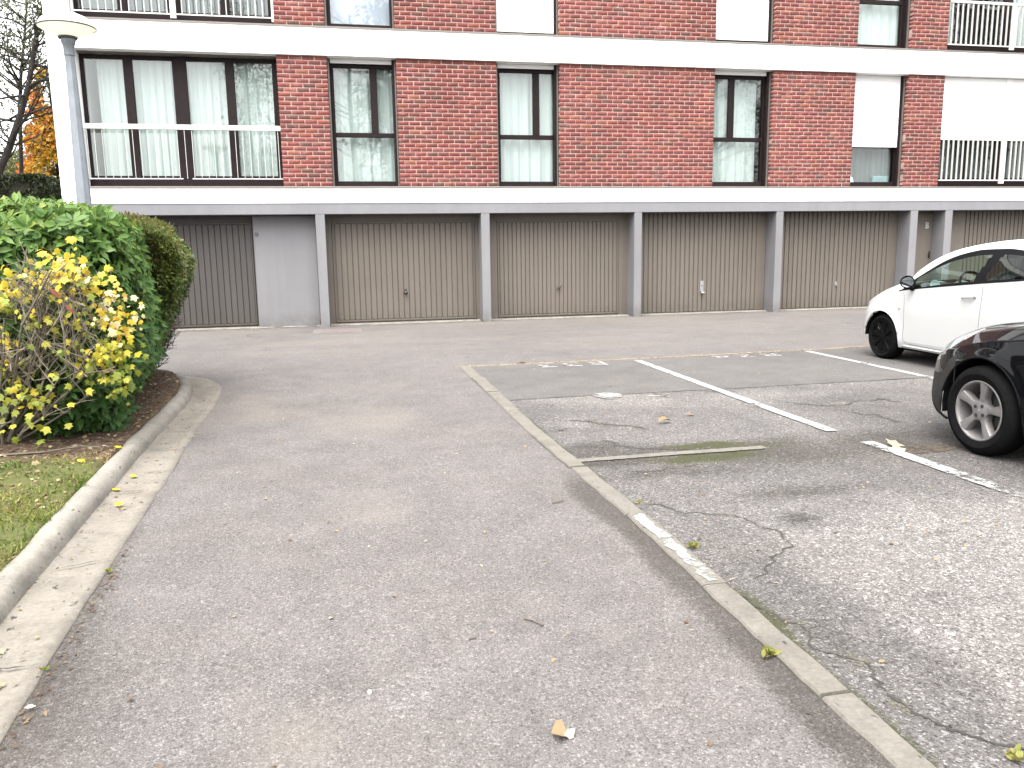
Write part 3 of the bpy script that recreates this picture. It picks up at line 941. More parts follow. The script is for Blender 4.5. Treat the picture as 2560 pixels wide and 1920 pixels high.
def bed_z(x, y):
    return .085 + .03 * vnoise(x, y, 3, 35) + .012 * vnoise(x, y, 12, 36) + .08 * np.clip((-1.7 - x) / 1.2, 0, 1)


# ------------------------------------------------------------------ apartment building
FY = 16.2
bld = thing('apartment_building', 'red brick apartment block with white bands above a row of taupe garage doors', 'building', (4, FY, 0))


def part(mb, name, mats, parent=None, **k):
    return mb.build(name, mats, parent or bld, **k)


ZB0, ZB1 = 2.369, 2.633           # lower white band
ZU0, ZU1 = 5.053, 5.526           # upper white band
FL = ZU1 - ZB1
XL, XR = -4.44, 19.0
for (a, b, nm) in ((ZB0, ZB1, 'white_band'), (ZU0, ZU1, 'white_band'), (ZU0 + FL, ZU1 + FL + .3, 'white_band')):
    mb = MB(); mb.cbox(XL + .002, XR, FY, 16.75, a, b, .006); part(mb, nm, M['white'])
    mb = MB(); mb.box(XL + .002, XR, 16.752, 27.3, a + .02, b - .02); part(mb, 'floor_slab', M['room'])
mb = MB(); mb.cbox(-4.86, XL, FY - .003, 27.6, -.05, 9.2, .008); part(mb, 'end_wall', M['white'])
mb = MB(); mb.box(XR, XR + .3, FY, 27.6, -.05, 9.2); part(mb, 'end_wall', M['white'])
mb = MB(); mb.box(XL, XR, 27.3, 27.6, -.05, 8.6); part(mb, 'rear_wall', M['white'])
mb = MB(); mb.box(-4.8, XR + .2, FY + .1, 27.5, 8.75, 8.95); part(mb, 'roof', M['roof'])
mb = MB()
for z0 in (ZB1, ZU1):
    mb.box(XL, XR, 18.6, 18.7, z0, z0 + ZU0 - ZB1)
part(mb, 'inner_wall', M['room'])
mb = MB(); mb.cbox(XL + .002, XR, FY + .012, 16.62, 2.163, ZB0 - .001, .006); part(mb, 'beam', M['beam'])
mb = MB(); mb.box(XL + .002, XR, 16.72, 16.8, 0, ZB0 - .002); part(mb, 'garage_backing', M['door'])

PIL = [(-.458, -.280), (2.757, 2.93), (5.978, 6.145), (9.197, 9.364), (12.474, 12.66), (13.365, 13.55), (16.59, 16.77), (-3.98 - .18, -3.98)]
for x0, x1 in PIL:
    mb = MB(); mb.cbox(x0, x1, FY + .014, 16.72, -.05, 2.163, .007); part(mb, 'pillar', M['pillar'])
# flat grey wall beside the first garage
sw_mb = MB(); sw_mb.cbox(-1.645, -.458, 16.5, 16.72, -.05, 2.163, .02)
sw = part(sw_mb, 'side_wall', M['sidewall'])
mb = MB(); th = [2 * math.pi * k / 12 for k in range(13)]
mb.tube([(-1.583 + .028 * math.cos(a), 16.492, 1.803 + .028 * math.sin(a)) for a in th], .006, 5)
mb.build('ring_hook', M['blackmetal'], sw)


def garage(x0, x1, lx0, lx1, sx0, sx1, n, typ, label=None, mat='door'):
    """opening x0..x1, leaf lx0..lx1, ribs sx0..sx1"""
    yf = 16.62
    zt = 2.035 if typ == 'A' else 2.17
    mb = MB()
    mb.box(x0, lx0 - .008, yf + .012, yf + .06, 0, 2.163)
    mb.box(lx1 + .008, x1, yf + .012, yf + .06, 0, 2.163)
    if typ == 'A':
        mb.box(lx0 - .008, lx1 + .008, yf + .012, yf + .06, zt + .008, 2.163)
        fw = .03
        for a, b, c, d in ((lx0, lx0 + fw, .05, zt), (lx1 - fw, lx1, .05, zt), (lx0 + fw, lx1 - fw, .05, .085), (lx0 + fw, lx1 - fw, zt - .035, zt)):
            mb.cbox(a, b, yf, yf + .04, c, d, .004)
        zb0, zb1 = .09, zt - .04
    else:
        for a, b in ((lx0, sx0 - .01), (sx1 + .01, lx1)):
            if b - a > .02: mb.cbox(a, b, yf, yf + .04, .03, 2.163, .005)
        zb0, zb1 = .035, 2.163
    mb.box(lx0, lx1, yf + .022, yf + .05, .03, 2.16)
    g = mb.build('garage_door', M[mat], bld)
    if label: g['label'] = label
    p = (sx1 - sx0) / n
    gap = .011 if typ == 'A' else .020
    variants = []
    for k in range(n):
        a = sx0 + k * p
        if k == 0:
            mb = MB()
            w, r = p - gap, .012
            if typ == 'A':
                o = [(r, 0), (w - r, 0), (w, r * 1.3), (w, zb1 - zb0 - r), (w - r, zb1 - zb0), (r, zb1 - zb0), (0, zb1 - zb0 - r), (0, r * 1.3)]
            else:
                o = [(0, 0), (w, 0), (w, zb1 - zb0), (0, zb1 - zb0)]
            c = .005
            m_ = len(o)
            cx, cz = w / 2, (zb1 - zb0) / 2
            inner = [(u + (c if u < cx else -c), v_ + (c if v_ < cz else -c)) for u, v_ in o]
            vv = [(u, 0.0, v_) for u, v_ in inner] + [(u, .006, v_) for u, v_ in o] + [(u, .026, v_) for u, v_ in o]
            ff = [tuple(range(m_))]
            for i in range(m_):
                j = (i + 1) % m_
                ff += [(i, i + m_, j + m_, j), (i + m_, i + 2 * m_, j + 2 * m_, j + m_)]
            me = bpy.data.meshes.new('slat'); me.from_pydata(vv, [], ff); me.materials.append(M[mat]); me.update()
        link_mesh('slat', me, g, (a + gap / 2, yf - .002, zb0))
    return g


def threshold(x0, x1):
    mb = MB()
    n = 30
    v = []
    for i in range(n + 1):
        x = x0 + (x1 - x0) * i / n
        e = .03 * math.sin(i * 1.7) * math.sin(i * .6)
        v += [(x, 16.47 + e, -.01), (x, 16.50 + e, .018), (x, 16.70, .026)]
    f = []
    for i in range(n):
        f += [(3 * i, 3 * i + 3, 3 * i + 4, 3 * i + 1), (3 * i + 1, 3 * i + 4, 3 * i + 5, 3 * i + 2)]
    mb.add(v, f)
    mb.build('threshold', M['kerb'], bld)


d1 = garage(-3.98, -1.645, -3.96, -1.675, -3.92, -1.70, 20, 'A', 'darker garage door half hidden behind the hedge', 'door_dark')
d2 = garage(-.28, 2.757, -.165, 2.68, -.115, 2.635, 25, 'A', 'garage door with black round knob')
d3 = garage(2.93, 5.978, 3.155, 5.775, 3.195, 5.74, 28, 'A', 'garage door with slanted black handle')
d4 = garage(6.145, 9.197, 6.18, 9.19, 6.34, 8.96, 25, 'B', 'garage door with silver lock plate')
d5 = garage(9.364, 12.474, 9.40, 12.46, 9.42, 12.21, 25, 'B', 'garage door with small grey lock beside the white car')
d6 = garage(13.55, 16.59, 13.57, 16.57, 14.25, 16.45, 20, 'B', 'garage door behind the white car roof')
garage(16.77, 18.98, 16.79, 18.96, 16.95, 18.9, 17, 'B')
for a, b in ((-3.98, -.47), (-.27, 2.75), (2.94, 5.97), (6.15, 9.19), (9.37, 12.46), (12.67, 13.36), (13.56, 16.58)):
    threshold(a, b)
# handles
mb = MB(); mb.box(-3.19, -3.02, 16.55, 16.575, .63, .66); mb.tube([(-3.17, 16.62, .645), (-3.17, 16.56, .645)], .018, 8); mb.build('handle', M['blackmetal'], d1)
mb = MB(); mb.lathe([(.0, -.085), (.03, -.08), (.038, -.06), (.03, -.04), (.014, -.03), (.014, 0)], (0, 0, 0), 'z', 12)
mb.v = [(1.24 + x, 16.62 + z, .61 + y) for x, y, z in mb.v]
mb.box(1.225, 1.255, 16.61, 16.62, .64, .70)
mb.build('handle', M['blackmetal'], d2, smooth=True)
mb = MB(); mb.tube([(4.40, 16.575, .60), (4.45, 16.57, .645), (4.50, 16.575, .70)], [.016, .019, .014], 7); mb.tube([(4.45, 16.57, .645), (4.45, 16.62, .645)], .02, 8); mb.build('handle', M['blackmetal'], d3)
mb = MB(); mb.cbox(7.655, 7.735, 16.605, 16.62, .47, .70, .005); mb.tube([(7.66, 16.57, .445), (7.73, 16.57, .445)], .024, 8); mb.box(7.68, 7.71, 16.57, 16.61, .43, .47)
mb.build('handle', M['steel'], d4)
mb = MB(); mb.tube([(7.695, 16.601, .595), (7.695, 16.606, .595)], .012, 8); mb.build('keyhole', M['dark'], d4)
mb = MB(); mb.cbox(10.93, 10.98, 16.60, 16.62, .51, .61, .005); mb.tube([(10.955, 16.56, .545), (10.955, 16.61, .545)], .014, 8); mb.build('handle', M['steel'], d5)
# service door
mb = MB(); mb.cbox(12.75, 13.36, 16.61, 16.65, .03, 2.12, .005); mb.box(12.662, 12.745, 16.625, 16.7, 0, 2.163); mb.box(12.745, 13.363, 16.63, 16.7, 2.125, 2.163)
svc = mb.build('service_door', M['door'], bld)
mb = MB()
for poly in glyph('B'):
    mb.prism(poly, lambda u, v, t: (13.175 + .10 * u, 16.609 - t, 1.775 + .135 * v), 0, .002)
mb.build('letter', M['letter'], svc)
mb = MB(); mb.box(13.30, 13.325, 16.585, 16.61, 1.10, 1.25); mb.tube([(13.31, 16.56, 1.18), (13.25, 16.56, 1.18)], .011, 6); mb.build('handle', M['blackmetal'], svc)
mb = MB(); mb.box(12.76, 12.93, 16.60, 16.61, 1.985, 2.01); mb.box(13.17, 13.19, 16.60, 16.61, 1.985, 2.015); mb.box(12.76, 12.92, 16.60, 16.61, .92, .95); mb.box(12.90, 12.93, 16.59, 16.61, .92, .98); mb.build('latch', M['steel'], svc)

# sill strips on the white bands
for z0 in (ZB1, ZU1):
    mb = MB(); mb.cbox(XL + .002, XR, FY + .016, 16.6, z0 + .002, z0 + .052, .006); part(mb, 'sill_strip', M['taupe'])

# ---- brickwork
PAN = [(-1.014, -.09), (1.181, 3.133), (4.395, 7.718), (9.03, 10.958), (12.24, 13.14), (16.6, 19.0)]
BY = FY + .05
CH, BH, BL, BP = .0815, .064, .207, .2215


def brick_mesh(L, H, D, seed):
    r = np.random.default_rng(seed)
    j = lambda s: r.uniform(-s, s)
    c = .004
    o = [(-L / 2, -H / 2), (L / 2, -H / 2), (L / 2, H / 2), (-L / 2, H / 2)]
    out = [(u + j(.003), v_ + j(.0035)) for u, v_ in o]
    # a little bow along the long edges so that no brick is a perfect box
    mid = [(j(.01), -H / 2 + j(.003)), (j(.01), H / 2 + j(.003))]
    ring = [out[0], mid[0], out[1], out[2], mid[1], out[3]]
    inn = [(u * (1 - 2 * c / L), v_ * (1 - 2 * c / H)) for u, v_ in ring]
    dy = [j(.0022) for _ in ring]
    v = [(u, d, w) for (u, w), d in zip(inn, dy)] + [(u, .005, w) for u, w in ring] + [(u, D, w) for u, w in ring]
    f = [(0, 1, 4, 5), (1, 2, 3, 4)]
    for i in range(6):
        k = (i + 1) % 6
        f += [(i, i + 6, k + 6, k), (i + 6, i + 12, k + 12, k + 6)]
    tri = []
    for q in f: tri += [(q[0], q[1], q[2]), (q[0], q[2], q[3])]
    return v, tri


NVAR = 36
tints = (np.arange(NVAR) + .5) / NVAR
rng.shuffle(tints)
BV = {}
for key, (L, D) in {'full': (BL, .03), 'half': (BL / 2 - .007, .03), 'endfull': (BL, .11), 'endhalf': (BL / 2 - .007, .11)}.items():
    V = [brick_mesh(L, BH, D, 100 + k) for k in range(NVAR)]
    BV[key] = (V, None)
BM = {}
cam_p = np.array([0, 0, CAM_H])
jobs = []                              # (panel, key, variant, pos)
for pi, (x0, x1) in enumerate(PAN):
    for fl in (0, 1):
        zb = ZB1 + .054 + fl * FL
        nrow = 29
        W = x1 - x0
        nb = max(2, round(W / BP))
        pitch_ = W / nb
        sc = pitch_ / BP
        for r_ in range(nrow):
            z = zb + (ZU0 - ZB1 - .054) / nrow * (r_ + .5)
            if r_ % 2 == 0:
                row = [(x0 + pitch_ * (k + .5), 'full') for k in range(nb)]
            else:
                row = [(x0 + pitch_ * .25, 'half')] + [(x0 + pitch_ * (k + 1), 'full') for k in range(nb - 1)] + [(x1 - pitch_ * .25, 'half')]
            for k, (x, key) in enumerate(row):
                if k in (0, len(row) - 1): key = 'end' + key
                jobs.append((pi, fl, key, int(rng.integers(NVAR)), (x, BY, z), sc))
dist = np.array([np.linalg.norm(np.array(j[4]) - cam_p) + (100 if j[1] else 0) for j in jobs])
single = set(np.argsort(dist)[:300].tolist())
rest = {}
panels = {}
for pi, (x0, x1) in enumerate(PAN):
    for fl in (0, 1):
        mb = MB(); z0 = ZB1 + .053 + fl * FL
        mb.box(x0 + .009, x1 - .009, BY + .0085, 16.36, z0, ZU0 + fl * FL - .001)
        for zz in (z0,):
            pass
        panels[pi, fl] = mb.build('brick_wall', M['mortar'], bld)
for i, (pi, fl, key, kv, pos, sc) in enumerate(jobs):
    if i in single:
        if (key, kv) not in BM:
            BM[key, kv] = variant_meshes('brick', [BV[key][0][kv]], M['brick'], [tints[kv]])[0]
        o = link_mesh('brick', BM[key, kv], panels[pi, fl], pos)
        o.scale = (sc, 1, 1)
    else:
        rest.setdefault((pi, fl), []).append((key, kv, pos, sc))
for pk, lst in rest.items():
    V, which, T = [], [], np.zeros((len(lst), 4, 4))
    idx = {}
    for n_, (key, kv, pos, sc) in enumerate(lst):
        if (key, kv) not in idx:
            idx[key, kv] = len(V); V.append(BV[key][0][kv])
        which.append(idx[key, kv])
        T[n_] = np.diag([sc, 1, 1, 1]); T[n_, :3, 3] = pos
    tn = np.array([tints[k[1]] for k in lst])
    scatter_mesh('brickwork', V, T, M['brick'], panels[pk], np.array(which), tn)
# weep slots in the lowest bed joint
mb = MB()
for x0, x1 in PAN:
    for fl in (0, 1):
        for x in np.arange(x0 + .35, x1, .66):
            mb.box(x, x + .014, BY - .003, BY + .02, ZB1 + .056 + fl * FL, ZB1 + .115 + fl * FL)
o = part(mb, 'weep_slots', M['dark']); o['kind'] = 'stuff'

# ---- windows
WY = 16.50


def window(x0, x1, fl, panes, bars, sill_top, label=None, parent=bld, zt=4.975, jl=None, jr=None):
    """panes: (x0, x1, z0, z1); bars: boxes of the frame"""
    z = fl * FL
    mb = MB()
    for a, b, c, d in bars:
        mb.cbox(a, b, WY, WY + .06, c + z, d + z, .006)
    mb.cbox(x0, x1, WY - .025, WY + .06, 2.69 + z, sill_top + z, .006)
    w = mb.build('window', M['brown'], parent)
    if label: w['label'] = label
    for a, b, c, d in panes:
        p = MB(); p.box(a - .004, b + .004, WY + .028, WY + .036, c + z - .004, d + z + .004)
        p.build('pane', M['glass'], w)
    return w


def jambs(x0, x1, fl, w):
    z = fl * FL
    for a, b, c_, d in ((x0, x0 + .03, 16.365, 16.5), (x1 - .022, x1, 16.365, 16.5)):
        mb = MB(); mb.box(a, b, c_, d, 2.69 + z, 5.05 + z); mb.build('jamb_lining', M['taupe'], w)
    for a, b, c_, d in ((x1 - .065, x1 - .024, 16.40, 16.499), (x0 + .032, x0 + .05, 16.44, 16.499)):
        mb = MB(); mb.box(a, b, c_, d, 2.70 + z, 5.05 + z); mb.build('shutter_guide', M['brown'], w)


def shutter(x0, x1, zb, zt, w, y=16.43, pitch_=.055):
    z = zt
    first = True
    while z > zb + .001:
        h = min(pitch_, z - zb)
        mb = MB(); mb.cbox(x0, x1, y, y + .012, z - h + .002, z - .0015, .004)
        mb.build('slat', M['shutter'], w)
        z -= h
    mb = MB(); mb.box(x0, x1, y + .006, y + .016, zb, zt); mb.build('shutter_back', M['shutter'], w)


def single_window(x0, x1, fl, kind, label, drop=None):
    a, b = x0 + .05, x1 - .04
    F = .055
    if kind == 'L':
        m0, m1 = a + (b - a) * .62, a + (b - a) * .735
        panes = [(a + F, m0, 3.715, 4.905), (m1, b - F * .4, 3.715, 4.905), (a + F * .7, b - F * .5, 2.80, 3.63)]
        bars = [(a, a + F, 2.80, 4.975), (b - F * .45, b, 2.80, 4.975), (m0, m1, 3.715, 4.905), (a + F, b - F * .45, 3.63, 3.715), (a + F, b - F * .45, 4.905, 4.975)]
    else:
        m0, m1 = a + (b - a) * .31, a + (b - a) * .42
        panes = [(a + F * .4, m0, 3.72, 4.915), (m1, b - F, 3.72, 4.905), (a + F * .4, b - F, 2.81, 3.635)]
        bars = [(a, a + F * .45, 2.81, 4.975), (b - F, b, 2.81, 4.975), (m0, m1, 3.72, 4.905), (a + F * .45, b - F, 3.635, 3.72), (a + F * .45, b - F, 4.905, 4.975)]
    w = window(a - .02, b + .01, fl, panes, bars, 2.80, label)
    jambs(x0, x1, fl, w)
    z = fl * FL
    shutter(x0 + .05, x1 - .066, (4.972 if drop is None else drop) + z, ZU0 + z - .004, w)
    return w


WX = [(-.09, 1.181), (3.133, 4.395), (7.718, 9.03), (10.958, 12.24)]
single_window(*WX[0], 0, 'L', 'window directly above the door with the black round knob')
single_window(*WX[1], 0, 'L', 'window above the door with the slanted handle')
single_window(*WX[2], 0, 'R', 'window with its narrow pane on the left')
single_window(*WX[3], 0, 'L', 'window with shutter three quarters down', 3.545)
single_window(*WX[0], 1, 'L', 'upper window with painted lilac reflection')
single_window(*WX[1], 1, 'L', 'upper window behind a closed white shutter', 2.76)
single_window(*WX[2], 1, 'R', 'upper window with closed shutter and sagging sill', 2.77)
single_window(*WX[3], 1, 'R', 'upper window beside the balcony bars')


def wide_window(x0, x1, fl, px, label, head=True):
    z = fl * FL
    bars, panes = [], []
    edges = [x0] + [e for p in px for e in p] + [x1]
    for a, b in zip(edges[0::2], edges[1::2]):
        bars.append((a, b, 2.83, 5.02))
    for a, b in px:
        bars += [(a, b, 4.945, 5.02), (a, b, 2.83, 2.895)]
        panes.append((a, b, 2.895, 4.945))
    w = window(x0 - .01, x1 + .01, fl, panes, bars, 2.825, label)
    mb = MB(); mb.cbox(x0 - .02, x1 + .02, 16.40, 16.499, 5.022 + z, ZU0 - .004 + z, .004); mb.build('lintel_strip', M['taupe'], w)
    return w


PX1 = [(-4.375, -3.715), (-3.555, -2.875), (-2.63, -1.955), (-1.795, -1.115)]
wide_window(-4.437, -1.017, 0, PX1, 'wide four pane window with thin white rods')
wide_window(-4.437, -1.017, 1, PX1, 'upper wide window behind railing bars')
PX2 = [(13.22, 13.95), (14.03, 14.72), (14.95, 15.65), (15.73, 16.52)]
w6 = wide_window(13.143, 16.597, 0, PX2, 'wide window half covered by white shutters')
wide_window(13.143, 16.597, 1, PX2, 'upper wide window behind flat bars')
shutter(13.16, 14.80, 3.71, 5.045, w6, 16.36)
shutter(14.93, 16.58, 3.71, 5.045, w6, 16.36)
mb = MB(); mb.box(14.80, 14.93, 16.345, 16.40, 3.70, 5.045); mb.build('shutter_guide', M['shutter'], w6)


def railing(x0, x1, z_bot, z_top, n, bar, flat, post=None, top=True, label=None, y=16.27, th=.10, skip=None):
    mb = MB()
    if top: mb.cbox(x0, x1, y - .012, y + .02, z_top - th, z_top, .003)
    if skip:
        mb.box(x0 + .05, skip[0], y, y + .012, z_bot, z_bot + .018); mb.box(skip[1], x1, y, y + .012, z_bot, z_bot + .018)
    else:
        mb.box(x0, x1, y - .002, y + .014, z_bot, z_bot + .024)
    if post:
        for a, b in post: mb.box(a, b, y - .016, y + .012, z_bot - .06, z_top - th + .001)
    for xx in (x0 + .01, x1 - .03): mb.box(xx, xx + .02, y, 16.5, z_bot + .004, z_bot + .02)
    r = mb.build('railing', M['rail'], bld)
    if label: r['label'] = label
    me = None
    for k in range(n):
        x = x0 + .07 + (x1 - x0 - .14) * k / (n - 1)
        if post and any(a - .03 < x < b + .03 for a, b in post): continue
        if me is None:
            m2 = MB(); h = z_top - th - z_bot
            if flat: m2.box(-bar / 2, bar / 2, -.006, .006, 0, h)
            else: m2.tube([(0, 0, 0), (0, 0, h)], bar / 2, 5)
            me = bpy.data.meshes.new('bar'); me.from_pydata(m2.v, [], m2.f); me.materials.append(M['railbar'] if flat else M['rail']); me.update()
        link_mesh('bar', me, r, (x, y + .006, z_bot + .01))
    return r


railing(-4.437, -.99, 2.815, 3.785, 27, .011, False, label='handrail with thin white rods', skip=(-2.79, -2.63), th=.088)
railing(-4.43, -1.0, 5.68, 6.62, 27, .020, False, [(-2.79, -2.69), (-4.42, -4.385), (-1.045, -1.0)], label='upper left railing', th=.05)
railing(13.16, 16.58, 2.815, 3.72, 27, .042, True, [(14.72, 14.85)], top=False, label='railing under the shutters', th=.0)
railing(13.16, 16.58, 5.70, 6.62, 27, .042, True, [(14.72, 14.83)], label='upper right railing', th=.055)

# ---- curtains behind the panes
def curtain(x0, x1, z0, z1, label, mat='curtain', folds=9, amp=.03, y=16.66, seed=0):
    r = np.random.default_rng(seed)
    n = int((x1 - x0) * 50) + 8
    xs = np.linspace(x0, x1, n)
    u = (xs - x0) / (x1 - x0)
    ph = np.cumsum(r.uniform(.5, 1.6, n)); ph = ph / ph[-1] * folds * 2 * math.pi
    zs = np.linspace(z0, z1, 5)
    P = np.zeros((n, 5, 3))
    for k, z in enumerate(zs):
        P[:, k, 0] = xs
        P[:, k, 1] = y + amp * (1.1 - .12 * k) * np.sin(ph + .12 * k) + .3 * amp * np.sin(ph * 2.3 + 1)
        P[:, k, 2] = z
    o = grid_mesh('curtain', M[mat], P)
    return tag(o, label, 'curtain', 'curtains behind the flat windows')


curtain(-4.20, -2.74, 2.86, 5.0, 'pale net curtain in the left half of the wide window with thin rods', folds=9, seed=1)
curtain(-2.72, -1.05, 2.86, 5.0, 'pale net curtain in the right half of the wide window with thin rods', folds=10, seed=2)
curtain(-.03, 1.12, 2.78, 4.97, 'white curtain in the window above the door with the round knob', folds=5, seed=3)
curtain(3.19, 4.36, 2.78, 4.97, 'white curtain in the window above the door with the slanted handle', folds=5, seed=4)
curtain(7.77, 8.86, 2.78, 4.97, 'white curtain drawn back in the window with narrow left pane', folds=5, seed=5)
curtain(11.0, 12.2, 2.78, 4.97, 'grey sheer curtain below the three quarter lowered shutter', 'curtain_grey', 9, .03, 16.66, 6)
curtain(-4.4, -1.05, 2.86 + FL, 5.0 + FL, 'greyish net curtain behind the upper left railing', 'curtain_grey', 30, .03, 16.72, 7)
curtain(-.03, 1.12, 2.78 + FL, 4.97 + FL, 'lilac sheet painted as sky reflection in the upper window over the round knob door', 'lilac_reflection', 2, .015, 16.64, 8)  # sheet behind the pane, coloured as the sky mirrored in the glass
curtain(11.0, 12.2, 2.78 + FL, 4.97 + FL, 'white curtain in the upper window next to the flat balcony bars', 'curtain', 6, .02, 16.66, 9)
curtain(14.98, 16.5, 2.86 + FL, 5.0 + FL, 'pale curtain behind the upper right railing past its post', 'curtain', 12, .03, 16.7, 10)
curtain(13.2, 13.55, 2.86 + FL, 5.0 + FL, 'narrow pale curtain behind the upper right railing at its left end', 'curtain', 4, .02, 16.7, 11)
curtain(13.2, 16.5, 2.86, 5.0, 'grey curtain behind the bars under the white shutters', 'curtain_grey', 22, .03, 16.8, 12)
# things on the inner sill of the window with the lowered shutter
mb = MB(); mb.box(11.75, 12.1, 16.59, 16.62, 2.80, 2.93)
mb2 = MB(); mb2.cbox(11.72, 12.12, 16.575, 16.62, 2.802, 2.94, .01)
tag(mb2.build('folded_cloth', simple('turquoise_cloth', (0.22, 0.36, 0.37), .9)), 'turquoise folded cloth behind the glass under the lowered shutter', 'cloth')
mb = MB(); mb.add([(11.02, 16.6, 2.81), (11.26, 16.6, 2.81), (11.24, 16.6, 2.9), (11.05, 16.6, 3.02), (11.02, 16.63, 2.81), (11.26, 16.63, 2.81), (11.24, 16.63, 2.9), (11.05, 16.63, 3.02)], [(0, 1, 2, 3), (7, 6, 5, 4), (0, 4, 5, 1), (1, 5, 6, 2), (2, 6, 7, 3), (3, 7, 4, 0)])
tag(mb.build('paper_bag', M['shutter']), 'white paper bag on the sill under the lowered shutter', 'bag')

# dirt and painted contact shade along the foot of the doors and walls
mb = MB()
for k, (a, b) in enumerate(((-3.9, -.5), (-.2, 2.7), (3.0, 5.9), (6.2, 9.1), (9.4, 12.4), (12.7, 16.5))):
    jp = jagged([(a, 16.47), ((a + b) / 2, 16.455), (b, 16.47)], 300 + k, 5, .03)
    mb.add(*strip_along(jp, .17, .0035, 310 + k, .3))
mb.build('foot_dirt_shade', M['halo'], drive)

# drain cover by the first pillar
dc = thing('drain_cover', 'rusty brown drain cover in pale concrete before the round knob door', 'drain cover', (-.08, 15.35, 0))
mb = MB(); mb.box(-.58, .30, 14.95, 15.72, -.02, .005); mb.build('concrete_surround', M['apron'], dc)
mb = MB(); mb.cbox(-.40, .20, 15.02, 15.65, .002, .011, .004); mb.build('lid', M['drain'], dc)

# ------------------------------------------------------------------ street lamp
lamp = thing('street_lamp', 'grey pole street lamp with white mushroom head behind the hedge', 'street lamp', (-3.0, 10.8, 0))
mb = MB(); mb.lathe([(.095, -.02), (.09, .1), (.083, 2.0), (.052, 3.78)], (-3.0, 10.8, 0), 'z', 8, 0, math.pi / 8); mb.build('pole', M['galv'], lamp)
mb = MB(); mb.lathe([(.060, 3.76), (.060, 3.86), (.075, 3.90), (.082, 3.94), (.082, 3.955)], (-3.0, 10.8, 0), 'z', 20); mb.tube([(-2.998, 10.735, 3.81), (-2.998, 10.742, 3.81)], .008, 6); mb.build('socket', M['galv'], lamp, smooth='angle')
mb = MB(); mb.lathe([(.10, 3.945), (.105, 3.955), (.105, 3.97), (.06, 3.975)], (-3.0, 10.8, 0), 'z', 24); mb.build('collar', M['collar'], lamp, smooth='angle')
mb = MB(); mb.lathe([(.075, 3.965), (.14, 3.985), (.22, 4.02), (.285, 4.055), (.306, 4.07)], (-3.0, 10.8, 0), 'z', 40, caps=False); mb.build('diffuser', M['lampunder'], lamp, smooth=True)
mb = MB(); mb.lathe([(.307, 4.069), (.31, 4.077), (.30, 4.10), (.27, 4.145), (.21, 4.19), (.13, 4.222), (.05, 4.236), (0, 4.238)], (-3.0, 10.8, 0), 'z', 40, caps=False); mb.build('lamp_cover', M['lampwhite'], lamp, smooth=True)
mb = MB(); mb.lathe([(.309, 4.062), (.315, 4.066), (.315, 4.076), (.309, 4.08)], (-3.0, 10.8, 0), 'z', 40, caps=False); mb.build('rim', M['collar'], lamp, smooth=True)

# ------------------------------------------------------------------ leaves
def leaf_shape(w, fold, curl, seed=0):
    r = np.random.default_rng(seed)
    ys_ = [0, .3, .62, 1.0]
    z = lambda y: -curl * y * y
    m = [(0, y, z(y)) for y in ys_]
    l = [(-w * a * r.uniform(.9, 1.1), y, z(y) + fold * w * a) for a, y in ((.82, .32), (.95, .62))]
    rr = [(w * a * r.uniform(.9, 1.1), y, z(y) + fold * w * a) for a, y in ((.82, .32), (.95, .62))]
    v = m + l + rr
    f = [(0, 1, 4), (1, 5, 4), (1, 2, 5), (2, 3, 5), (0, 6, 1), (1, 6, 7), (1, 7, 2), (2, 7, 3)]
    return np.array(v), f


def lobed_shape(seed=0):
    r = np.random.default_rng(seed)
    out = [(0, 0), (.20, .04), (.46, .22), (.30, .36), (.52, .66), (.24, .66), (.0, 1.05), (-.24, .66), (-.52, .66), (-.30, .36), (-.46, .22), (-.20, .04)]
    b = r.uniform(-.5, .1)
    v = [(0, .38, .04)]
    for x, y in out:
        x *= r.uniform(.85, 1.15); y *= r.uniform(.93, 1.07)
        v.append((x, y, b * (x * x * 1.3 + (y - .4) ** 2 * .7) + r.uniform(-.04, .04)))
    n = len(out)
    return np.array(v), [(0, 1 + i, 1 + (i + 1) % n) for i in range(n)]


def quad_leaf(w=.5, seed=0):
    r = np.random.default_rng(seed)
    return np.array([(0, 0, 0), (w, .5, .1), (0, 1, -.15), (-w, .5, .1)]), [(0, 1, 2), (0, 2, 3)]


LAUREL = [leaf_shape(.19 + .05 * (k % 3) / 2, .35, .12 + .1 * (k % 4), k) for k in range(10)]
LOBED = [lobed_shape(k) for k in range(12)]
SMALL = [leaf_shape(.26, .3, .1 + .06 * k, 40 + k) for k in range(4)]
QUAD = [quad_leaf(.32, 0), quad_leaf(.4, 1)]


def unit(v):
    return v / np.maximum(np.linalg.norm(v, axis=-1, keepdims=True), 1e-9)


def rosettes(cen, dirs, per, size, spread=1.0, droop=.15):
    """whorls of leaves round the shoot tips: returns (N,4,4), index of the shoot"""
    T, sid = [], []
    n = len(cen)
    k = np.repeat(np.arange(n), per)
    az = np.tile(np.arange(per) * 2.399963, n) + np.repeat(rng.random(n) * 6.28, per)
    d = unit(dirs)[k]
    a = unit(np.cross(d, np.array([0.3, .2, 1.0]) + 0 * d))
    b = np.cross(d, a)
    el = rng.uniform(.15, .75, len(k))
    out = (a * np.cos(az)[:, None] + b * np.sin(az)[:, None])
    y = out * np.cos(el)[:, None] * spread + d * np.sin(el)[:, None]
    y[:, 2] -= droop * rng.random(len(k))
    z = d * 1.0 - out * .3 + rng.normal(0, .25, (len(k), 3))
    p = cen[k] + out * .012 - d * rng.uniform(0, .05, len(k))[:, None]
    return frames(p, z, y, size * rng.uniform(.7, 1.15, len(k))), k


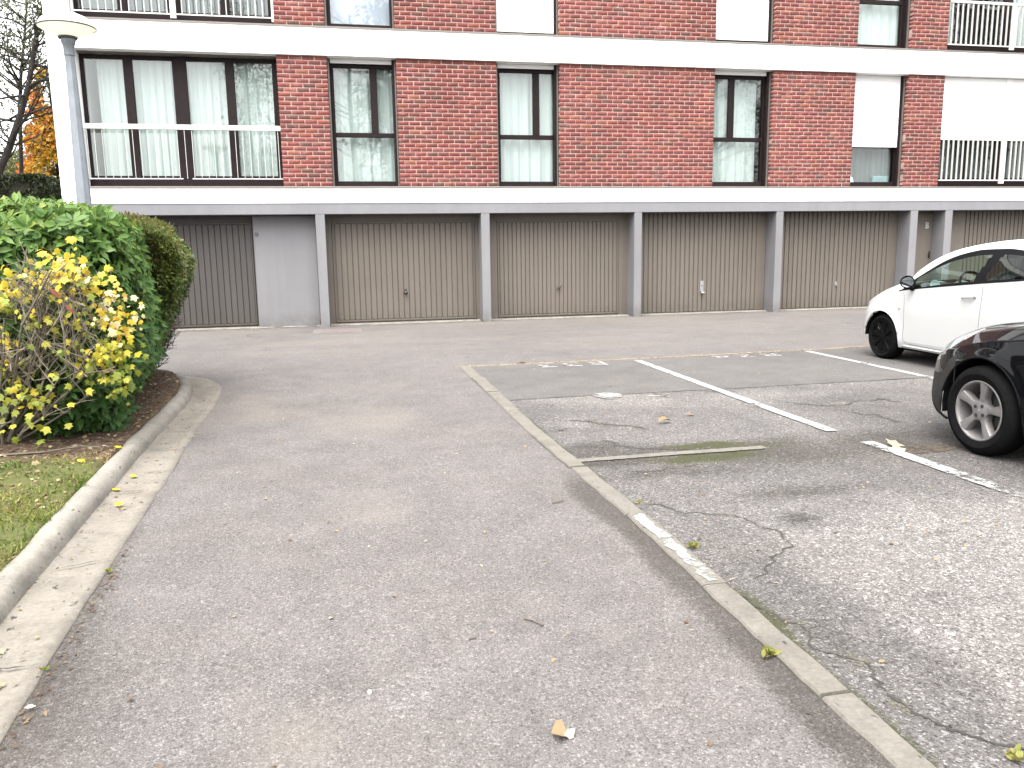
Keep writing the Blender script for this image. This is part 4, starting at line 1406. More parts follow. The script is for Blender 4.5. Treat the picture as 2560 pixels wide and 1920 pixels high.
def split_leaves(name, variants, T, mat, parent, tint, n_single=300, score=None):
    """the 300 leaves that show largest are objects of their own, the rest one mesh"""
    which = rng.integers(0, len(variants), len(T))
    order = np.argsort(score)
    one, rest_ = order[:n_single], order[n_single:]
    bins = 6
    cache = {}
    for i in one:
        key = (which[i], int(min(bins - 1, tint[i] * bins)))
        if key not in cache:
            cache[key] = variant_meshes(name, [variants[key[0]]], mat, [(key[1] + .5) / bins])[0]
        o = bpy.data.objects.new(name, cache[key])
        C.objects.link(o)
        o.parent = parent
        Tm = T[i].copy(); Tm[:3, 3] -= np.array(wloc(parent))
        o.matrix_local = Matrix(Tm.tolist())
    scatter_mesh('foliage', variants, T[rest_], mat, parent, which[rest_], tint[rest_])


# ---- the big-leaved evergreen shrub
def hedge_top(x, y):
    return 1.83 + .09 * np.clip((-1.9 - x) / 1.0, 0, 1) + .05 * np.clip((-3 - x), 0, 2) + .10 * (vnoise(x, y, 1.3, 51) - .5) + .05 * (vnoise(x, y, 4, 52) - .5)


def right_face(y, z):
    return -1.68 - .15 * np.clip(y - 7.0, 0, 3) + .10 * np.sin(np.clip((z - .2) / 1.5, 0, 1) * math.pi) - .28 * np.clip((.55 - z) / .45, 0, 1) + .12 * (vnoise(y, z, 2.0, 53) - .5)


def front_face(x, z):
    return 6.27 - .12 * np.sin(np.clip((z - .2) / 1.5, 0, 1) * math.pi) + .35 * np.clip((.5 - z) / .4, 0, 1) + .14 * (vnoise(x, z, 2.0, 54) - .5)


def hedge_points(n, y0, y1, x0):
    """points just under the skin of the clipped shrub, with outward directions"""
    P, D = [], []
    a_top, a_front, a_side = (y1 - y0) * (-1.7 - x0), (-1.7 - x0) * 1.7, (y1 - y0) * 1.7
    tot = a_top + a_front + a_side
    nt, nf = int(n * a_top / tot), int(n * a_front / tot)
    ns = n - nt - nf
    # top
    y = rng.uniform(y0 - .02, y1, nt); x = x0 + (-1.72 - .15 * np.clip(y - 7, 0, 3) - x0) * rng.random(nt)
    e = np.clip((x + 2.05 + .15 * np.clip(y - 7, 0, 3)) / .35, 0, 1)
    ef = np.clip((6.75 - y) / .35, 0, 1) if y0 < 7 else 0 * x
    z = hedge_top(x, y) - .22 * e ** 2 - .16 * ef ** 2 - rng.exponential(.05, nt)
    P.append(np.stack([x, y, z], 1)); D.append(np.stack([.5 * e + rng.normal(0, .35, nt), -.5 * ef + rng.normal(-.15, .35, nt), np.ones(nt)], 1))
    # front
    x = rng.uniform(x0, -1.72, nf); z = rng.uniform(.12, 1.75, nf) 
    y = front_face(x, z) + .25 * np.clip((x + 2.0) / .3, 0, 1) ** 2 + rng.exponential(.07, nf)
    P.append(np.stack([x, y + (0 if y0 < 7 else 99), z], 1)); D.append(np.stack([rng.normal(.1, .35, nf), -np.ones(nf), rng.normal(.45, .3, nf)], 1))
    # right side
    y = rng.uniform(y0, y1, ns); z = rng.uniform(.12, 1.72, ns)
    x = right_face(y, z) - .22 * np.clip((6.75 - y) / .35, 0, 1) ** 2 - rng.exponential(.07, ns)
    P.append(np.stack([x, y, z], 1)); D.append(np.stack([np.ones(ns), rng.normal(-.2, .35, ns), rng.normal(.4, .3, ns)], 1))
    P, D = np.concatenate(P), np.concatenate(D)
    ok = P[:, 1] < 50
    return P[ok], D[ok]


def cam_dist(T):
    p = T[:, :3, 3] - cam_p
    dep = p @ np.array(fwd)
    u = (p @ np.array(right)) / dep
    v = (p @ np.array(down)) / dep
    off = np.maximum(np.abs(u) - .63, 0) + np.maximum(np.abs(v) - .47, 0)
    return np.linalg.norm(p, axis=1) + 50 * off


laurel = thing('laurel_shrub', 'large clipped evergreen shrub with broad glossy green leaves', 'shrub', (-3.2, 7.8, 0))
cen, dr = hedge_points(5600, 6.3, 9.0, -6.2)
# thin it where the bare yellow shrub stands before it
thin = (np.abs(cen[:, 0] + 2.02) < .36) & (cen[:, 1] < 6.75) & (cen[:, 2] > .35) & (cen[:, 2] < 1.42) & (rng.random(len(cen)) < .30)
cen, dr = cen[~thin], dr[~thin]
T, sid = rosettes(cen, dr, 7, .092)
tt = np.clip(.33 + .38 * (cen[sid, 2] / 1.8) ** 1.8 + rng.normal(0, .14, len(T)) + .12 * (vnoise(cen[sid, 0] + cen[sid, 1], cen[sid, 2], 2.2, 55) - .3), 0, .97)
tt[rng.random(len(tt)) < .015] = 1.0
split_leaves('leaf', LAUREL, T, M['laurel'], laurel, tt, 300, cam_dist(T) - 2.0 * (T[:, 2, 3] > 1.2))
# inner leaves and branches
ci = np.stack([rng.uniform(-6, -2.0, 1600), rng.uniform(6.75, 9.0, 1600), rng.uniform(.3, 1.65, 1600)], 1)
T2, _ = rosettes(ci, rng.normal(0, 1, (1600, 3)) + np.array([.3, -.5, .5]), 5, .13)
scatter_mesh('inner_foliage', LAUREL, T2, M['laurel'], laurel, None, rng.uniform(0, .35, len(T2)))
mb = MB()
for k in range(46):
    bx, by = rng.uniform(-5.5, -2.1), rng.uniform(6.7, 8.8)
    tx, ty, tz = bx + rng.normal(0, .5), by + rng.normal(-.15, .4), rng.uniform(1.1, 1.75)
    tx = min(tx, -1.8)
    mb.tube([(bx, by, .08), (bx * .6 + tx * .4 + rng.normal(0, .08), by * .6 + ty * .4, tz * .45), (tx, ty, tz)], [.022, .015, .006], 5)
mb.build('branches', M['stem'], laurel)
# solid box added inside the shrub, so that no light comes through from behind
mb = MB(); mb.box(-6.2, -2.35, 7.05, 9.6, .1, 1.50); mb.build('light_block_core', M['blockcore'], laurel)

# ---- fine-leaved hedge end with purple brown twigs
privet = thing('privet_bush', 'fine leaved hedge end with purple brown twigs at the kerb corner', 'bush', (-2.2, 9.4, 0))
n = 6200
y = rng.uniform(8.2, 10.0, n); z = .14 + 1.6 * rng.random(n) ** .7
bulge = np.interp(z, [.1, .35, .6, .9, 1.2, 1.45, 1.6, 1.75], [-2.06, -1.98, -1.88, -1.74, -1.62, -1.60, -1.66, -1.88])
x = bulge + .10 * (vnoise(y, z, 3, 61) - .5) - .13 * (y - 9.2) - rng.exponential(.10, n) - .25 * np.clip((y - 9.75) / .25, 0, 1) ** 2
P1 = np.stack([x, y, z], 1)
xt = rng.uniform(-3.6, -1.8, 1500); yt = rng.uniform(8.6, 10.0, 1500)
P2 = np.stack([xt, yt, 1.80 - .25 * np.clip((xt + 2.0) / .3, 0, 1) ** 2 + .06 * vnoise(xt, yt, 3, 62) + .06 * np.clip(-2.2 - xt, 0, 1.5) - rng.exponential(.04, 1500)], 1)
cen = np.concatenate([P1, P2])
thinp = np.where(cen[:, 2] < .75, .72, np.where(cen[:, 2] < 1.0, .42, 0.08))
cen = cen[rng.random(len(cen)) > thinp]
dr = np.stack([np.ones(len(cen)), rng.normal(0, .5, len(cen)), rng.normal(.5, .5, len(cen))], 1)
T, sid = rosettes(cen, dr, 6, .046, 1.0, .05)
brown = (vnoise(cen[sid, 1] * 1.3, cen[sid, 2], 3.2, 63) > .74) | ((cen[sid, 2] < .6) & (rng.random(len(sid)) < .5))
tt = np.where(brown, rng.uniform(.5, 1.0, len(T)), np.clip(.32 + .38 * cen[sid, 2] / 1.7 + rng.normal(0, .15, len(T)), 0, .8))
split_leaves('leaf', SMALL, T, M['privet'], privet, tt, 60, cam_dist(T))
mb = MB()
for k in range(260):
    y0 = rng.uniform(8.6, 10.0); z0 = rng.uniform(.12, 1.2)
    x0 = -2.35 + rng.normal(0, .1)
    L = rng.uniform(.35, .75)
    x1 = min(x0 + L * rng.uniform(.6, 1.1), float(np.interp(z0 + .3, [.1, .35, .6, .9, 1.2, 1.5], [-1.98, -1.90, -1.82, -1.72, -1.62, -1.60])) - .13 * (y0 - 9.2))
    z1 = z0 + L * rng.uniform(.2, .8)
    mid = ((x0 + x1) / 2 + rng.normal(0, .03), y0 + rng.normal(0, .05), (z0 + z1) / 2 + rng.normal(.02, .04))
    e = (x1, y0 + rng.normal(0, .12), z1)
    mb.tube([(x0, y0, z0), mid, e], [.007, .005, .002], 4, caps=False)
    for q in range(3):
        f_ = rng.uniform(.3, .95)
        s_ = Vector(mid).lerp(Vector(e), f_)
        mb.tube([s_, s_ + Vector((rng.uniform(.0, .07), rng.normal(0, .06), rng.uniform(-.02, .12)))], [.0035, .0015], 3, caps=False)
o = mb.build('twigs', M['darktwig'], privet); o['kind'] = 'stuff'
mb = MB(); mb.box(-4.2, -2.3, 8.9, 9.7, .1, 1.5); mb.build('light_block_core', M['blockcore'], privet)  # added solid box that stops light coming through the bush

# ---- yellow autumn shrub in front
ysh = thing('yellow_shrub', 'half bare shrub with yellow lobed autumn leaves before the evergreen', 'shrub', (-2.42, 6.25, .1))


def shrub_pt(px, py, Y=6.06):
    """front plane of the shrub in hundredths: px to the right, py downwards"""
    return np.array([-2.2 - .0004 * (py - 475) + .00244 * px, Y, 1.455 + (1.86 - 1.455) - (py - 475) * .00268])


clumps = [(165, 640, 55, 26, 60), (200, 685, 55, 22, 46), (110, 690, 45, 25, 40), (25, 690, 30, 40, 40), (40, 740, 35, 40, 40), (30, 850, 35, 50, 46), (300, 740, 30, 40, 32), (305, 800, 30, 32, 36), (335, 790, 25, 40, 34),
          (310, 870, 38, 40, 60), (330, 930, 30, 45, 50), (285, 900, 40, 40, 44), (335, 980, 20, 25, 18), (200, 870, 60, 70, 46), (60, 950, 40, 45, 36), (110, 985, 40, 30, 30), (230, 700, 40, 30, 34), (120, 770, 60, 50, 34), (165, 1035, 60, 20, 9), (90, 1070, 60, 30, 7), (20, 1000, 20, 50, 12), (250, 800, 50, 50, 26)]
pos, clt = [], []
for k, (cx, cy, sx, sy, n) in enumerate(clumps):
    for _ in range(int(n * .95)):
        p = shrub_pt(cx + rng.normal(0, sx * .7), cy + rng.normal(0, sy * .7))
        p[1] += rng.normal(0, .085) + .35 * max(0, p[0] + 1.85)
        p[2] = max(p[2], .2)
        pos.append(p); clt.append(k)
pos = np.array(pos); clt = np.array(clt)
N = len(pos)
ydir = np.stack([rng.normal(0, .6, N), rng.normal(-.45, .4, N), rng.normal(-.75, .4, N)], 1)
zdir = np.stack([rng.normal(0, .4, N), np.full(N, -1.0), rng.normal(.55, .4, N)], 1)
T = frames(pos, zdir, ydir, .056 * rng.uniform(.38, 1.2, N))
base_t = {0: .55, 1: .6, 2: .45, 3: .5, 5: .55, 6: .8, 7: .8, 8: .85, 9: .3, 10: .12, 11: .25, 12: .1}
tt = np.clip(np.array([base_t.get(k, .22) for k in clt]) + rng.normal(0, .17, N), 0, .95)
split_leaves('leaf', LOBED, T, M['yellowleaf'], ysh, tt, 300, cam_dist(T) + rng.uniform(0, .5, N))
# a few red leaves
for (px_, py_, s_) in ((160, 705, .085), (200, 745, .085), (8, 1020, .08), (12, 1045, .08), (3, 985, .06)):
    p = shrub_pt(px_, py_, 5.9)[None]
    T1 = frames(p, np.array([[.2, -1, .5]]), np.array([[.6, -.2, -.6]]), np.array([s_]))
    me = variant_meshes('leaf', [LAUREL[px_ % 10] if py_ < 800 else LOBED[px_ % 12]], M['yellowleaf'], [1.0])[0]
    o = bpy.data.objects.new('leaf', me); C.objects.link(o); o.parent = ysh
    Tm = T1[0].copy(); Tm[:3, 3] -= np.array(wloc(ysh)); o.matrix_local = Matrix(Tm.tolist())
    o['label'] = 'dark red leaf'


def branch(mb_thick, mb_thin, p, d, L, r, depth, bias):
    p = Vector(p); d = Vector(d).normalized()
    pts = [p]; n_ = 4; lim = rng.uniform(1.2, 1.48)
    for k in range(n_):
        if k and (pts[-1].z > lim or pts[-1].x > -1.80 + .3 * (1.45 - lim)): break
        d = (d + Vector((rng.normal(0, .13), rng.normal(0, .10), rng.normal(.02, .11))) + bias * .05).normalized()
        pts.append(pts[-1] + d * (L / n_))
    n_ = len(pts) - 1
    rad = [r * (1 - .6 * k / n_) for k in range(n_ + 1)]
    (mb_thick if r > .007 else mb_thin).tube(pts, rad, 6 if r > .007 else 4, caps=False)
    if depth > 0:
        for k in range(3 if depth > 1 else 4):
            q = pts[1 + int(rng.integers(0, n_))]
            nd = (d + Vector((rng.normal(0, .6), rng.normal(0, .4), rng.normal(.15, .45)))).normalized()
            branch(mb_thick, mb_thin, q, nd, L * rng.uniform(.35, .65), r * .5, depth - 1, bias)


mt, mn = MB(), MB()
for k in range(13):
    a = rng.uniform(-.3, .8)
    branch(mt, mn, (-2.46 + rng.normal(0, .08), 6.20 + rng.normal(0, .06), .07), (a * .75, rng.normal(-.12, .12), rng.uniform(.65, 1.1)), rng.uniform(.6, 1.05), rng.uniform(.010, .021), 3, Vector((.1, -.05, .4)))
branch(mt, mn, (-2.44, 6.25, .10), (.9, -.2, .35), .75, .011, 1, Vector((.3, -.1, .1)))
branch(mt, mn, (-2.44, 6.25, .12), (.8, -.25, .5), .9, .016, 2, Vector((.2, -.1, .3)))
# thin dead twigs that fill the bare middle
for k in range(190):
    p = shrub_pt(rng.uniform(30, 310), rng.uniform(680, 960), 6.10 + rng.normal(0, .08))
    branch(mt, mn, p, (rng.normal(0, .5), rng.normal(-.1, .3), rng.uniform(.2, 1)), rng.uniform(.15, .34), rng.uniform(.003, .006), 1, Vector((0, 0, .3)))
mt.build('stems', M['stem'], ysh, smooth=True)
o = mn.build('twigs', M['twig'], ysh); o['kind'] = 'stuff'

# ---- litter, grass, weeds on the bed
n = 4200
x = rng.uniform(-4.5, -1.5, n); y = rng.uniform(4.6, 9.9, n)
ok = x < kerb_x(np.clip(y, -4, 10)) - .14
x, y = x[ok], y[ok]; n = len(x)
T = frames(np.stack([x, y, bed_z(x, y) + rng.uniform(.002, .014, n)], 1), np.stack([rng.normal(0, .4, n), rng.normal(-.1, .4, n), np.ones(n)], 1), np.stack([rng.normal(0, 1, n), rng.normal(0, 1, n), rng.normal(0, .1, n)], 1), rng.uniform(.012, .05, n) * np.where(rng.random(n) < .85, .75, 1.1))
scatter_mesh('bed_leaf_litter', LOBED[:5] + SMALL, T, M['litter'])
n = 34000
x = -1.52 - 2.3 * rng.random(n) ** 1.3; y = rng.uniform(1.8, 6.3, n)
x = np.r_[x, rng.uniform(-8, -1.5, 30000)]; y = np.r_[y, rng.uniform(-1.5, 6.0, 30000)]; n = len(x)
ok = (x < kerb_x(y) - .115) & (rng.random(n) < np.clip((6.0 - y) / .8 + .04, 0, 1) * np.clip(vnoise(x, y, 3.1, 71) * 2.2 - .6, .06, 1))
x, y = x[ok], y[ok]; n = len(x)
blade = [(np.array([(-.06, 0, 0), (.06, 0, 0), (.03, .6, .05), (0, 1, .25)]), [(0, 1, 2), (0, 2, 3)]), (np.array([(-.1, 0, 0), (.1, 0, 0), (.05, .5, .1), (0, 1, .4)]), [(0, 1, 2), (0, 2, 3)])]
T = frames(np.stack([x, y, bed_z(x, y) - .004], 1), rng.normal(0, 1, (n, 3)), np.stack([rng.normal(0, .7, n), rng.normal(0, .7, n), np.full(n, .8)], 1), rng.uniform(.018, .05, n))
tt = np.clip(vnoise(x, y, 2.6, 72) * 1.1 - .05 + rng.normal(0, .22, n), 0, 1)
scatter_mesh('lawn_edge_grass', blade, T, M['grass'], None, None, tt)

# leaf bits and chips on driveway, gutter and bays
def scat(name, n, fx, fy, mat, s0, s1, z, shapes, tl=0, th_=1):
    x, y = fx(n), fy(n)
    T = frames(np.stack([x, y, np.full(n, z) + rng.uniform(.001, .006, n)], 1), np.stack([rng.normal(0, .25, n), rng.normal(0, .25, n), np.ones(n)], 1), np.stack([rng.normal(0, 1, n), rng.normal(0, 1, n), np.zeros(n)], 1), rng.uniform(s0, s1, n))
    return scatter_mesh(name, shapes, T, M[mat], None, None, rng.uniform(tl, th_, n))


U = lambda a, b: (lambda n: rng.uniform(a, b, n))
o = scat('driveway_leaf_bits', 260, U(-1.2, 3.6), U(2.0, 15.5), 'litter', .012, .034, .004, SMALL, .3, 1)
o2 = scat('gutter_leaf_bits', 120, lambda n: -1.46 + .26 * rng.random(n) ** 1.7, U(2.4, 9.6), 'litter', .010, .03, .018, SMALL + LOBED[:3], .3, .9)
yy_ = rng.uniform(2.2, 4.2, 170)
T = frames(np.stack([kerb_x(yy_) + .29 + rng.exponential(.018, 170), yy_, np.full(170, .008)], 1), np.tile([[0, 0, 1.0]], (170, 1)) + rng.normal(0, .3, (170, 3)), rng.normal(0, 1, (170, 3)) * [1, 1, .1], rng.uniform(.008, .022, 170))
scatter_mesh('gutter_edge_litter', SMALL, T, M['litter'], None, None, rng.uniform(0, .45, 170))
o3 = scat('bay_leaf_bits', 200, U(1.6, 6.5), U(1.8, 10), 'litter', .012, .032, .012, SMALL, .2, 1)
o4 = scat('lane_edge_litter', 420, U(1.3, 9.5), lambda n: 10.0 + rng.normal(0, .05, n), 'litter', .012, .035, .01, SMALL, .2, .8)


def single_leaf(name, p, size, shape, mat, t, label, cat, ydir=(1, .3, 0), curl=0.0, z=.2):
    v, f = shape
    v = np.array(v, float).copy()
    T1 = frames(np.array([p]), np.array([[z, -.25, 1.0]]), np.array([ydir]), np.array([size]))[0]
    w = v @ T1[:3, :3].T + T1[:3, 3]
    me = bpy.data.meshes.new(name)
    fill(me, w - np.array(p), f, 3)
    a = me.attributes.new('tint', 'FLOAT', 'POINT'); a.data.foreach_set('value', np.full(len(v), t, np.float32))
    me.materials.append(M[mat])
    return tag(link_mesh(name, me, None, p), label, cat, 'fallen leaves on the ground')


single_leaf('fallen_leaf', (3.70, 4.86, .022), .13, LOBED[2], 'litter', .97, 'pale dead leaf lying across the worn line beside the black car', 'leaf', (1, .1, .1))
single_leaf('fallen_leaf', (3.80, 4.97, .024), .12, LOBED[5], 'litter', .9, 'reddish dead leaf at the tip of the worn line', 'leaf', (.6, .6, .1))
single_leaf('fallen_leaf', (2.85, 6.41, .02), .09, LAUREL[1], 'litter', .5, 'small orange brown leaf in the empty bay behind the curled leaf', 'leaf', (1, .1, .05))
single_leaf('fallen_leaf', (2.49, 6.16, .03), .15, leaf_shape(.2, .9, .35, 3), 'litter', .62, 'curled brown leaf standing up in the empty bay', 'leaf', (1, .35, .25))
single_leaf('fallen_leaf', (2.13, 9.99, .02), .2, LAUREL[3], 'litter', .12, 'dark red brown leaf on the far edge of the newer asphalt', 'leaf', (1, 0, .05))
single_leaf('fallen_leaf', (2.62, 9.60, .016), .05, LAUREL[2], 'litter', .0, 'tiny dark leaf right of the R33 marking', 'leaf')
for k, (x_, y_) in enumerate(((-1.43, 5.2), (-1.40, 5.55), (-1.62, 6.0), (-1.75, 5.6), (-1.36, 4.9))):
    single_leaf('fallen_leaf', (x_, y_, .03 if x_ > -1.5 else float(bed_z(np.array([x_]), np.array([y_]))[0]) + .02), .055, LOBED[k], 'yellowleaf', .5, ['bright yellow leaf in the gutter below the kerb', 'yellow leaf in the gutter nearer the hedge', 'yellow leaf on the soil behind the kerb below the hedge', 'yellow leaf on the soil where the grass ends', 'yellow leaf in the gutter nearest the camera'][k], 'leaf', (rng.normal(), rng.normal(), 0))
# the crumpled leaf in the foreground: two curled halves
v1, f1 = leaf_shape(.62, .8, .3, 9)
single_leaf('crumpled_leaf', (.548, 2.165, .014), .056, (v1, f1), 'litter', .58, 'crumpled ochre and cream leaf alone on the driveway in front', 'leaf', (1, -.25, .05))
v1, f1 = leaf_shape(.5, -.5, -.3, 10)
o = single_leaf('leaf_half', (.585, 2.15, .012), .038, (v1, f1), 'litter', 1.0, None, None, (1, .2, .12))
par = [q for q in C.objects if q.name == 'crumpled_leaf'][0]
o.parent = par; o.location = Vector((.585, 2.15, .012)) - Vector((.548, 2.165, .014))
if 'group' in o: del o['group']
single_leaf('bark_chip', (-1.075, 2.68, .016), .035, SMALL[0], 'litter', 1.0, 'white chip beside the gutter at the near corner', 'chip')


def twig_on_ground(pts, r, label):
    mb = MB(); mb.tube(pts, r, 5)
    tag(mb.build('twig', M['stem'], None), label, 'twig', 'twigs on the ground')


twig_on_ground([(.64, 2.95, .008), (.67, 2.92, .01), (.70, 2.87, .008)], .004, 'short black twig on the driveway left of the edging stones')
twig_on_ground([(.40, 2.83, .007), (.43, 2.835, .007)], .0035, 'tiny dark twig on the driveway centre')
twig_on_ground([(1.12, 4.35, .008), (1.16, 4.36, .01), (1.20, 4.38, .008)], .004, 'dark twig on the driveway near the cross strip')
bz = lambda x_, y_: float(bed_z(np.array([x_]), np.array([y_]))[0]) + .012
twig_on_ground([(-2.6, 5.65, bz(-2.6, 5.65)), (-2.3, 5.82, bz(-2.3, 5.82)), (-2.05, 5.9, bz(-2.05, 5.9)), (-1.86, 6.05, bz(-1.86, 6.05) + .01), (-1.72, 6.03, bz(-1.72, 6.03))], [.007, .008, .007, .006, .004], 'long pale twig lying on the soil in front of the hedge')


def weed(p, n_, s, label, tl=.2, th_=.9):
    P_ = np.array(p) + rng.normal(0, s * .25, (n_, 3)) * [1, 1, .1]
    T1 = frames(P_, rng.normal(0, 1, (n_, 3)), np.stack([rng.normal(0, .8, n_), rng.normal(0, .8, n_), np.full(n_, .6)], 1), rng.uniform(.5, 1.1, n_) * s)
    tag(scatter_mesh('weed', SMALL, T1, M['grass'], None, None, rng.uniform(tl, th_, n_), kind=None), label, 'weed', 'weeds along the edging stones')


weed((1.60, 3.50, .012), 20, .036, 'yellow green weed beside the white painted edging stone', .4, 1)
weed((1.43, 2.45, .012), 22, .04, 'small weed left of the near edging stone with a red leaf', .5, 1)
weed((1.60, 4.22, .012), 9, .028, 'tiny orange weed at the joint above the painted stone', .7, 1)
weed((1.80, 1.755, .012), 16, .035, 'yellow weed in the near right crack', .6, 1)
weed((-1.12, 3.86, .01), 12, .026, 'green tuft at the gutter edge midway', .3, .9)
weed((-1.10, 2.95, .01), 10, .022, 'green tuft at the gutter edge near the corner', .3, .9)
weed((-1.80, 4.25, .1), 26, .07, 'broad leaved green weed in the grass behind the kerb', 0, .3)
weed((-2.5, 5.7, .13), 30, .08, 'green weed at the left end of the long pale twig', 0, .4)

# ------------------------------------------------------------------ trees and hedge beyond the building corner
def tree(name, label, cat, base, trunk_pts, r0_, limbs, leaf_pos, variants, size, lm, tint, group=None, down_=-.3):
    t_ = thing(name, label, cat, base, group)
    mb = MB()
    n_ = len(trunk_pts)
    mb.tube(trunk_pts, [r0_ * (1 - .75 * k / (n_ - 1)) for k in range(n_)], 8)
    mb.build('trunk', M['bark'], t_, smooth=True)
    if limbs:
        mb = MB()
        for pts, r in limbs:
            mb.tube(pts, [r * (1 - .75 * k / (len(pts) - 1)) for k in range(len(pts))], 5, caps=False)
        mb.build('limbs', M['bark'], t_, smooth=True)
    if leaf_pos is not None:
        n_ = len(leaf_pos)
        T = frames(leaf_pos, rng.normal(0, 1, (n_, 3)), rng.normal(0, .7, (n_, 3)) + [0, 0, down_], size * rng.uniform(.6, 1.3, n_))
        o = scatter_mesh('crown', variants, T, lm, t_, None, tint, kind=None)
    return t_


def limb_set(trunk_pts, n_, L, up_=.35, sub=4, zmin=0, spread=1.0):
    """limbs with side twigs; returns list and tip points"""
    tp = np.array(trunk_pts, float)
    limbs, tips = [], []
    for k in range(n_):
        f_ = rng.uniform(.15, 1.0)
        s_ = f_ * (len(tp) - 1); i = min(int(s_), len(tp) - 2); p = tp[i] + (tp[i + 1] - tp[i]) * (s_ - i)
        if p[2] < zmin: continue
        a = rng.uniform(0, 6.28)
        d = np.array([math.cos(a) * spread, math.sin(a) * spread, rng.normal(up_, .25)])
        l = L * rng.uniform(.5, 1.1) * (1.15 - .6 * f_)
        pts = [p]
        for q in range(4):
            d = d + rng.normal(0, .18, 3); d /= np.linalg.norm(d)
            pts.append(pts[-1] + d * l / 4)
        limbs.append((pts, .028 * l / L + .008))
        tips += [pts[2], pts[3], pts[4]]
        for q in range(sub):
            b_ = pts[1 + int(rng.integers(0, 4))]
            d2 = d + rng.normal(0, .7, 3); d2 /= np.linalg.norm(d2)
            l2 = l * rng.uniform(.25, .55)
            m_ = b_ + d2 * l2 * .5 + rng.normal(0, .05, 3)
            e_ = b_ + d2 * l2 + [0, 0, -.1 * l2]
            limbs.append(([b_, m_, e_], .011))
            tips += [m_, e_]
    return limbs, np.array(tips)


tp = [(-9.75, 24, -.1), (-9.1, 24, 2.2), (-8.615, 24, 3.7), (-8.335, 24, 4.25), (-7.99, 24, 5.07), (-7.73, 24, 5.77), (-7.5, 24, 6.66), (-7.32, 24, 7.35), (-7.08, 24, 7.92), (-6.8, 24.1, 9.2), (-6.6, 24.2, 11)]
lb, tips = limb_set(tp, 46, 2.2, .5, 5, 3.6, .8)
lb += [([(-7.73, 24, 5.77), (-7.4, 23.9, 5.93), (-7.05, 23.9, 5.97), (-6.6, 23.9, 6.1)], .05), ([(-8.0, 24, 5.1), (-8.3, 24, 4.95), (-8.9, 24, 4.8)], .04)]
lp = tips[rng.integers(0, len(tips), 3900)] + rng.normal(0, .22, (3900, 3))
lp = lp[lp[:, 2] > 3.6]
tree('birch_tree', 'leaning dark trunked tree with sparse small leaves left of the building', 'tree', (-9.75, 24, 0), tp, .115, lb, lp, QUAD, .075, M['birchleaf'], rng.random(len(lp)))
tp = [(-8.9, 26, -.1), (-8.85, 26, 3), (-8.65, 26, 5.6), (-8.5, 26, 6.6), (-8.38, 26, 7.2), (-8.2, 26, 8.2), (-8.0, 26, 10.5)]
lb, tips = limb_set(tp, 40, 1.8, .6, 5, 4.6, .8)
lp = tips[rng.integers(0, len(tips), 3300)] + rng.normal(0, .22, (3300, 3))
tree('birch_tree', 'slender upright tree with small grey green leaves at the left picture edge', 'tree', (-8.9, 26, 0), tp, .07, lb, lp, QUAD, .08, M['birchleaf'], rng.random(len(lp)))

# orange tree
n = 15000
z = 2.2 + 5.2 * rng.random(n) ** 1.15
rr = np.interp(z, [2.2, 3.5, 5.0, 6.5, 7.5], [1.15, 1.25, .95, .5, .06])
a = rng.uniform(0, 6.28, n); q = np.sqrt(rng.uniform(.12, 1, n))
lp = np.stack([-9.05 + rr * q * np.cos(a), 30 + rr * q * np.sin(a), z], 1) + rng.normal(0, .09, (n, 3))
keep = vnoise(lp[:, 0] * 1.3 + lp[:, 1], lp[:, 2], 1.9, 81) > .26
lp = lp[keep]; a, q = a[keep], q[keep]
tt = np.clip(.5 + .45 * (vnoise(lp[:, 0] + 3, lp[:, 2], 1.1, 82) - .45) + .3 * np.clip(-np.cos(a) * q - .35, 0, 1) + rng.normal(0, .14, len(lp)), 0, 1)
tp = [(-9.05, 30, -.1), (-9.05, 30, 3), (-9.0, 30, 5.5), (-9.05, 30, 7.3)]
lb, _ = limb_set(tp, 30, 1.4, .5, 2, 1.5)
tree('autumn_tree', 'narrow orange and red autumn tree beside the white building edge', 'tree', (-9.05, 30, 0), tp, .12, lb, lp, QUAD, .15, M['orangeleaf'], tt)
# pale green trees far behind
for (cx, cy, cz, rx, rz, lab) in ((-12.2, 36, 4.3, 1.5, 1.5, 'pale yellow green small tree left of the orange tree'), (-14.4, 38, 4.0, 1.7, 1.6, 'grey green bushy tree at the far left behind the dark hedge')):
    n = 5200
    d = unit(rng.normal(0, 1, (n, 3))) * (rng.uniform(.2, 1, (n, 1)) ** .5)
    lp = np.array([cx, cy, cz]) + d * [rx, rx, rz] * (.75 + .5 * vnoise(d[:, 0] + 5, d[:, 2] + d[:, 1], 2.2, 83))[:, None]
    lp = lp[lp[:, 2] > 2]
    tp = [(cx, cy, -.1), (cx, cy, 2), (cx + .2, cy, cz + .6)]
    lb, _ = limb_set(tp, 16, 1.4, .6, 2, 1.5)
    tree('small_tree', lab, 'tree', (cx, cy, 0), tp, .12, lb, lp, QUAD, .13, M['paleleaf'], rng.random(len(lp)))

